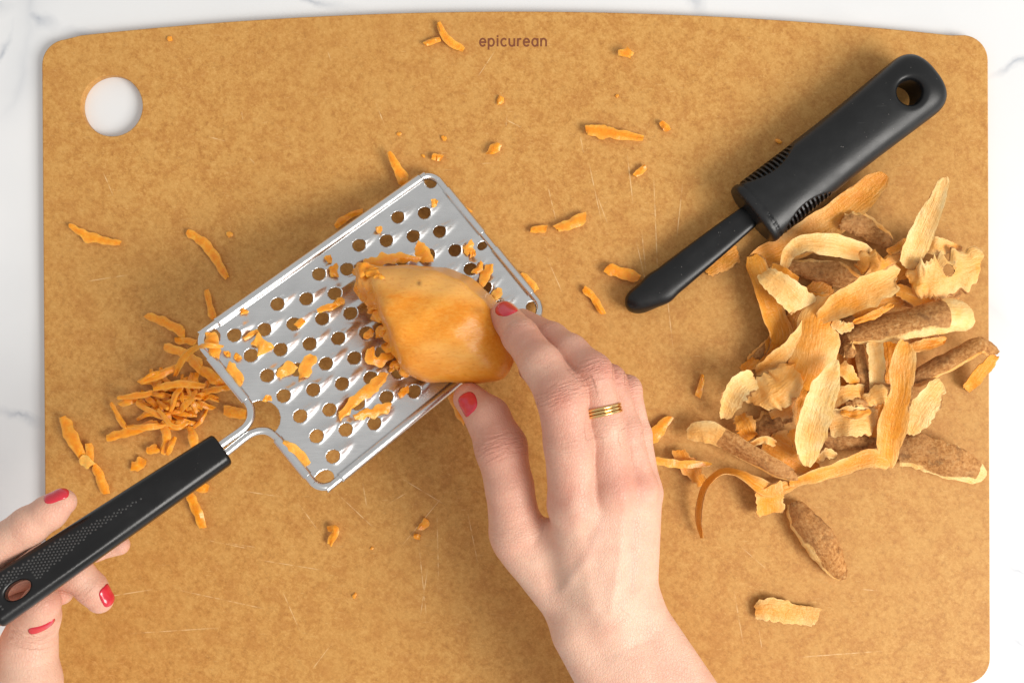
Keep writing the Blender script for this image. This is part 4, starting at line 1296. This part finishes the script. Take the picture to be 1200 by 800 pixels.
def seg_dist(x, y, pts):
    best = np.full(len(x), 1e9)
    for (x0, y0), (x1, y1) in zip(pts[:-1], pts[1:]):
        dx, dy = x1 - x0, y1 - y0
        t = np.clip(((x - x0) * dx + (y - y0) * dy) / (dx * dx + dy * dy), 0, 1)
        best = np.minimum(best, np.hypot(x - x0 - t * dx, y - y0 - t * dy))
    return best
def relief(V, f, ridges):
    _, n = grad(f, V)
    x, y = to_px(V)
    up = np.clip(n[:, 2] * 1.6, 0, 1)
    h = np.zeros(len(V))
    for pts, w, a in ridges:
        h += .62 * a * np.exp(-(seg_dist(x, y, pts) / w) ** 2)
    return V + n * (h * up)[:, None], n
RIDGES = [([(672, 590), (684, 650), (694, 710)], 9, .7), ([(732, 585), (727, 650), (716, 715)], 6, .8), ([(742, 605), (742, 650), (738, 695)], 5, -.5), ([(752, 605), (750, 650), (744, 690)], 5, .7),
          ([(704, 612), (690, 650), (660, 690)], 7, .7), ([(674, 592), (674, 596)], 20, 1.0), ([(730, 570), (730, 574)], 18, 1.2), ([(755, 570), (756, 574)], 12, .8), ([(698, 570), (698, 600)], 8, -.9), ([(744, 560), (744, 580)], 6, -.6),
          ([(650, 690), (690, 728)], 14, -.9), ([(690, 745), (705, 760)], 16, -.8), ([(690, 755), (740, 770)], 4, -.25), ([(716, 768), (760, 750)], 3, -.25)]
V_, n_ = relief(V_, sd_right, RIDGES)
x_, y_ = to_px(V_)
def blob(cx, cy, r): return np.exp(-(((x_ - cx) ** 2 + (y_ - cy) ** 2) / r ** 2))
red = .55 * blob(672, 592, 30) + .5 * blob(730, 566, 26) + .32 * blob(756, 560, 16) + .5 * blob(660, 466, 27) + .45 * blob(697, 428, 24) + .4 * blob(716, 436, 16) + .35 * blob(738, 452, 16) + .3 * blob(612, 395, 22) \
    + .20 * np.clip((610 - y_) / 40, 0, 1) + .55 * blob(575, 380, 22) + .5 * blob(545, 460, 22) + .35 * blob(587, 525, 30) + .3 * blob(600, 600, 40) + .25 * blob(650, 510, 40) + .2 * blob(570, 500, 40) + .3 * blob(640, 385, 22)
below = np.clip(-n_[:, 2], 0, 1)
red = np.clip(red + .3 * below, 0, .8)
pale = np.clip(.55 * blob(700, 690, 70) + .3 * blob(760, 770, 60), 0, .7)
vein = np.zeros(len(V_))
for pts, w in (([(708, 608), (692, 648), (655, 690), (640, 700)], 5), ([(742, 610), (741, 690)], 4)):
    vein = np.maximum(vein, np.exp(-(seg_dist(x_, y_, pts) / w) ** 2))
def creases(V, n, joints):
    """real grooves across the back of the joints; returns moved points and a 0..1 mask"""
    dep = np.zeros(len(V))
    r = random.Random(3)
    for jt, prv, nxt, pos, amt in joints:
        d = nrm(nxt - prv); rel = V - jt
        sd = nrm(np.cross(d, [0, 0, 1.0])); a = rel @ d; b = rel @ sd; c = rel @ np.cross(sd, d)
        near = (np.linalg.norm(rel, axis=1) < 13) * np.clip(c / 2.5 + .2, 0, 1)
        for p in pos:
            ph = r.uniform(0, 6); bow = r.uniform(-.012, .022); k = r.uniform(.45, 1.0) * amt; wd = r.uniform(4.5, 8.5); off = r.uniform(-2, 2)
            aa = a + bow * b * b + .30 * np.sin(b * .8 + ph) + .12 * np.sin(b * 2.3 + ph * 2) - p
            dep = np.maximum(dep, k * np.exp(-(aa / .36) ** 2) * np.exp(-((b - off) / wd) ** 4) * near)
    return V - n * (dep * .19)[:, None], np.clip(dep, 0, 1)
PIPS = (-4.6, -2.6, -.9, .5, 2.2, 4.2); DIPS = (-1.9, -.6, .7, 1.8)
CJ = []
for f in (INDEX, MIDDLE, RINGF, PINKY):
    CJ.append((f[2][0], f[1][0], f[3][0], PIPS, 1.0)); CJ.append((f[4][0], f[3][0], f[5][0], DIPS, .5))
CJ.append((THUMB[2][0], THUMB[1][0], THUMB[3][0], (-6.2, -4.2, -2.2, -.6, 1.2, 3.6), 1.1))
CJ.append((THUMB[1][0], THUMB[0][0], THUMB[2][0], (-7, -5.2, -3, -1, 1.5, 3.5), .4))
CJ.append((P(715, 752, 72), P(690, 700, 72), P(745, 815, 72), (-4, 0, 3.5), .3))
V_, crease = creases(V_, n_, CJ)
def wrinkles(V, joints):
    """(along, across, mask) for the creases over each joint, mm"""
    out = np.zeros((len(V), 3))
    for jt, prv, nxt, wid, amt in joints:
        d = nrm(nxt - prv); rel = V - jt
        a = rel @ d
        up = np.array([0, 0, 1.0]); s = nrm(np.cross(d, up)); b = rel @ s; c = rel @ np.cross(s, d)
        m = amt * np.exp(-(a / wid) ** 2) * (np.linalg.norm(rel, axis=1) < 14) * np.clip(c / 3 + .4, 0, 1)
        k = m > out[:, 2]
        out[k] = np.stack([a + jt[0] * 3, b + jt[1], m], 1)[k]
    return out
JN = []
for f in (INDEX, MIDDLE, RINGF, PINKY):
    JN.append((f[2][0], f[1][0], f[3][0], 5.0, 1.0)); JN.append((f[4][0], f[3][0], f[5][0], 3.0, .55)); JN.append((f[1][0], f[0][0], f[2][0], 8.0, .35))
JN.append((THUMB[2][0], THUMB[1][0], THUMB[3][0], 6.0, 1.0)); JN.append((THUMB[0][0], THUMB[0][0] + THUMB[0][0] - THUMB[1][0], THUMB[1][0], 7.0, .4))
JN.append((P(705, 745, 70), P(660, 690, 70), P(750, 830, 70), 5.0, .4))
hand = build('hand', V_, F_, M_SKIN, person, attrs={'red': red, 'pale': pale, 'vein': vein, 'crease': crease, 'wrinkle': wrinkles(V_, JN)})
hand['label'] = 'hand holding the sweet potato, gold ring on it'

def nail(px, py, axis_px, dz, length, width, f, parent, z_guess, push=None, start=None):
    """painted nail laid on the finger surface at a photo pixel"""
    cam_p = np.array([0, 0, CAM_H]); q = P(px, py, 0.0); d = nrm(q - cam_p)
    t = np.linspace((CAM_H - 110) / -d[2], (CAM_H - 25) / -d[2], 500)
    pts = cam_p + t[:, None] * d
    v = f(pts); i = np.argmax(v < 0)
    if not (v < 0).any(): i = int(np.argmin(v))
    c = pts[i] if start is None else np.array(start)
    if push is not None: c = c + np.array(push)
    for _ in range(6):
        dd, g = grad(f, c[None]); c = c - dd[0] * g[0]
    n = grad(f, c[None], .5)[1][0]
    a = nrm(np.array([axis_px[0], -axis_px[1], dz], float)); a = nrm(a - n * (a @ n)); b = np.cross(n, a)
    m, k = 15, 15
    V, F = [], []
    for lay in (0, 1):
        for i in range(m):
            for j in range(k):
                s = -1 + 2 * i / (m - 1); t_ = -1 + 2 * j / (k - 1)
                # square -> rounded nail outline
                e = 3.2
                rad = (abs(s) ** e + abs(t_) ** e) ** (1 / e); mx = max(abs(s), abs(t_))
                f_ = mx / rad if rad > 1e-6 else 1
                s2, t2 = s * f_, t_ * f_
                q = c + a * (s2 * length) + b * (t2 * width * (1 + .06 * s2))
                dd, g = grad(f, q[None], .3); dd2 = np.clip(dd[0], -3, 3)
                q = q - dd2 * g[0]
                edge = mx ** 4
                off = (.55 - .45 * edge) if lay else -.5
                V.append(q + g[0] * off)
    for lay in (0, 1):
        o0 = lay * m * k
        for i in range(m - 1):
            for j in range(k - 1):
                fq = (o0 + i * k + j, o0 + (i + 1) * k + j, o0 + (i + 1) * k + j + 1, o0 + i * k + j + 1)
                F.append(fq if lay == 1 else fq[::-1])
    ring = [i * k for i in range(m)] + [(m - 1) * k + j for j in range(1, k)] + [i * k + k - 1 for i in range(m - 2, -1, -1)] + [j for j in range(k - 2, 0, -1)]
    for x, y in zip(ring, ring[1:] + ring[:1]):
        F.append((x, y, y + m * k, x + m * k))
    return build('fingernail', V, F, M_POLISH, parent)
nail(593, 361, (-20, -22), -.35, 5.2, 5.0, sd_right, hand, 60)
nail(548, 473, (-.54, -.84), -.25, 5.6, 4.8, sd_right, hand, 50)

# gold ring: three thin bands round the middle finger
ring = empty('ring', np.zeros(3)); ring.parent = person
ring.location = Vector(P(709, 481, 78) - base_of(person)) / 1000
tag(ring, None)
ra = nrm(MIDDLE[2][0] - MIDDLE[1][0]); rc = P(708, 481, 77.6)
def ring_band(off):
    c = rc + ra * off
    s = nrm(np.cross(ra, [0, 0, 1.0])); u = np.cross(s, ra)
    path = []
    for t in np.linspace(0, 2 * math.pi, 72, endpoint=False):
        dv = math.cos(t) * s + math.sin(t) * u
        lo_, hi_ = 2.0, 16.0
        for _ in range(24):
            mid = (lo_ + hi_) / 2
            if chain((c + dv * mid)[None], *ch(MIDDLE), k=2.5)[0] < 0: lo_ = mid
            else: hi_ = mid
        path.append(c + dv * (lo_ + .35))
    V, F = tube(np.array(path), .60, 10, closed=True)
    return build('band', V, F, M_GOLD, ring)
for off in (-1.28, 0.0, 1.28): ring_band(off)

# ---- the hand on the handle
LT = [J(-75, 700, 82, 34), J(-12, 648, 88, 25), J(34, 616, 90, 22), J(58, 600, 90, 19.5), J(74, 588, 90, 15.5)]
LI = [J(-40, 690, 66, 26), J(30, 668, 66, 21), J(90, 672, 66, 19), J(106, 688, 64, 18), J(117, 702, 62, 16)]
LM = [J(-40, 680, 62, 24), J(40, 655, 62, 17), J(110, 643, 60, 14), J(140, 638, 60, 12)]
LR = [J(-30, 720, 58, 22), J(30, 705, 58, 17), J(72, 694, 57, 14)]
LP_ = [J(24, 930, 62, 44), J(33, 800, 64, 37), J(33, 757, 64, 31.5), J(42, 722, 66, 27), J(48, 707, 76, 23)]
LPALM = [(J(-85, 690, 72, 40), J(-60, 800, 62, 56)), (J(-60, 800, 62, 56), J(-20, 930, 58, 60)), (J(-70, 710, 66, 40), J(-20, 690, 62, 26)), (J(-40, 800, 62, 50), J(10, 860, 60, 44))]
def sd_left(p):
    d = None
    for a, b in LPALM:
        e = rcone(p, a[0], b[0], a[1], b[1])
        d = e if d is None else smin(d, e, 7.0)
    out = d
    for f in (LT, LI, LM, LR, LP_):
        out = smin(out, smin(d, chain(p, *ch(f), k=2.5), 4.0), .7)
    return out
V_, F_ = surface_net(sd_left, [P(-175, 0, 60)[0], P(0, 960, 60)[1], 38], [P(165, 0, 60)[0], P(0, 560, 90)[1], 104], .6)
V_, n_ = relief(V_, sd_left, [([(14, 738), (34, 745), (62, 738)], 2.2, -.7), ([(12, 745), (34, 752), (60, 746)], 2.0, -.5), ([(16, 752), (40, 759), (60, 753)], 2.0, -.35)])
V_, crease = creases(V_, n_, [(LP_[3][0], LP_[2][0], LP_[4][0], (-9, -6.4, -4), .7), (LT[2][0], LT[1][0], LT[3][0], (-3, -1.5, 0, 1.5, 3), .5), (LI[3][0], LI[2][0], LI[4][0], DIPS, .5)])
x_, y_ = to_px(V_)
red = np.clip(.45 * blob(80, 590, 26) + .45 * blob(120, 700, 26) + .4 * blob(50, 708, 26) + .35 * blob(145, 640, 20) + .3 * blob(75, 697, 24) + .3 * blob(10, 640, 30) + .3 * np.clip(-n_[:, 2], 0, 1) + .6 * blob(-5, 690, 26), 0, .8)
JL = [(LP_[3][0], LP_[2][0], LP_[4][0], 4.0, .9), (LT[2][0], LT[1][0], LT[3][0], 4.0, .3), (LI[3][0], LI[2][0], LI[4][0], 3.0, .4)]
lhand = build('hand', V_, F_, M_SKIN, person, attrs={'red': red, 'pale': np.clip(.5 * blob(30, 790, 40), 0, 1), 'vein': np.zeros(len(V_)), 'crease': crease, 'wrinkle': wrinkles(V_, JL)})
lhand['label'] = 'hand wrapped round the black grater handle'
nail(66, 581, (.85, -.55), .0, 5.4, 4.2, sd_left, lhand, 90, push=(0, 2.0, 0))
nail(127, 698, (.35, .94), -.3, 4.8, 4.2, sd_left, lhand, 66)
nail(50, 727, (.1, -.2), 1.0, 2.4, 6.2, sd_left, lhand, 74, start=P(50, 735, 76))
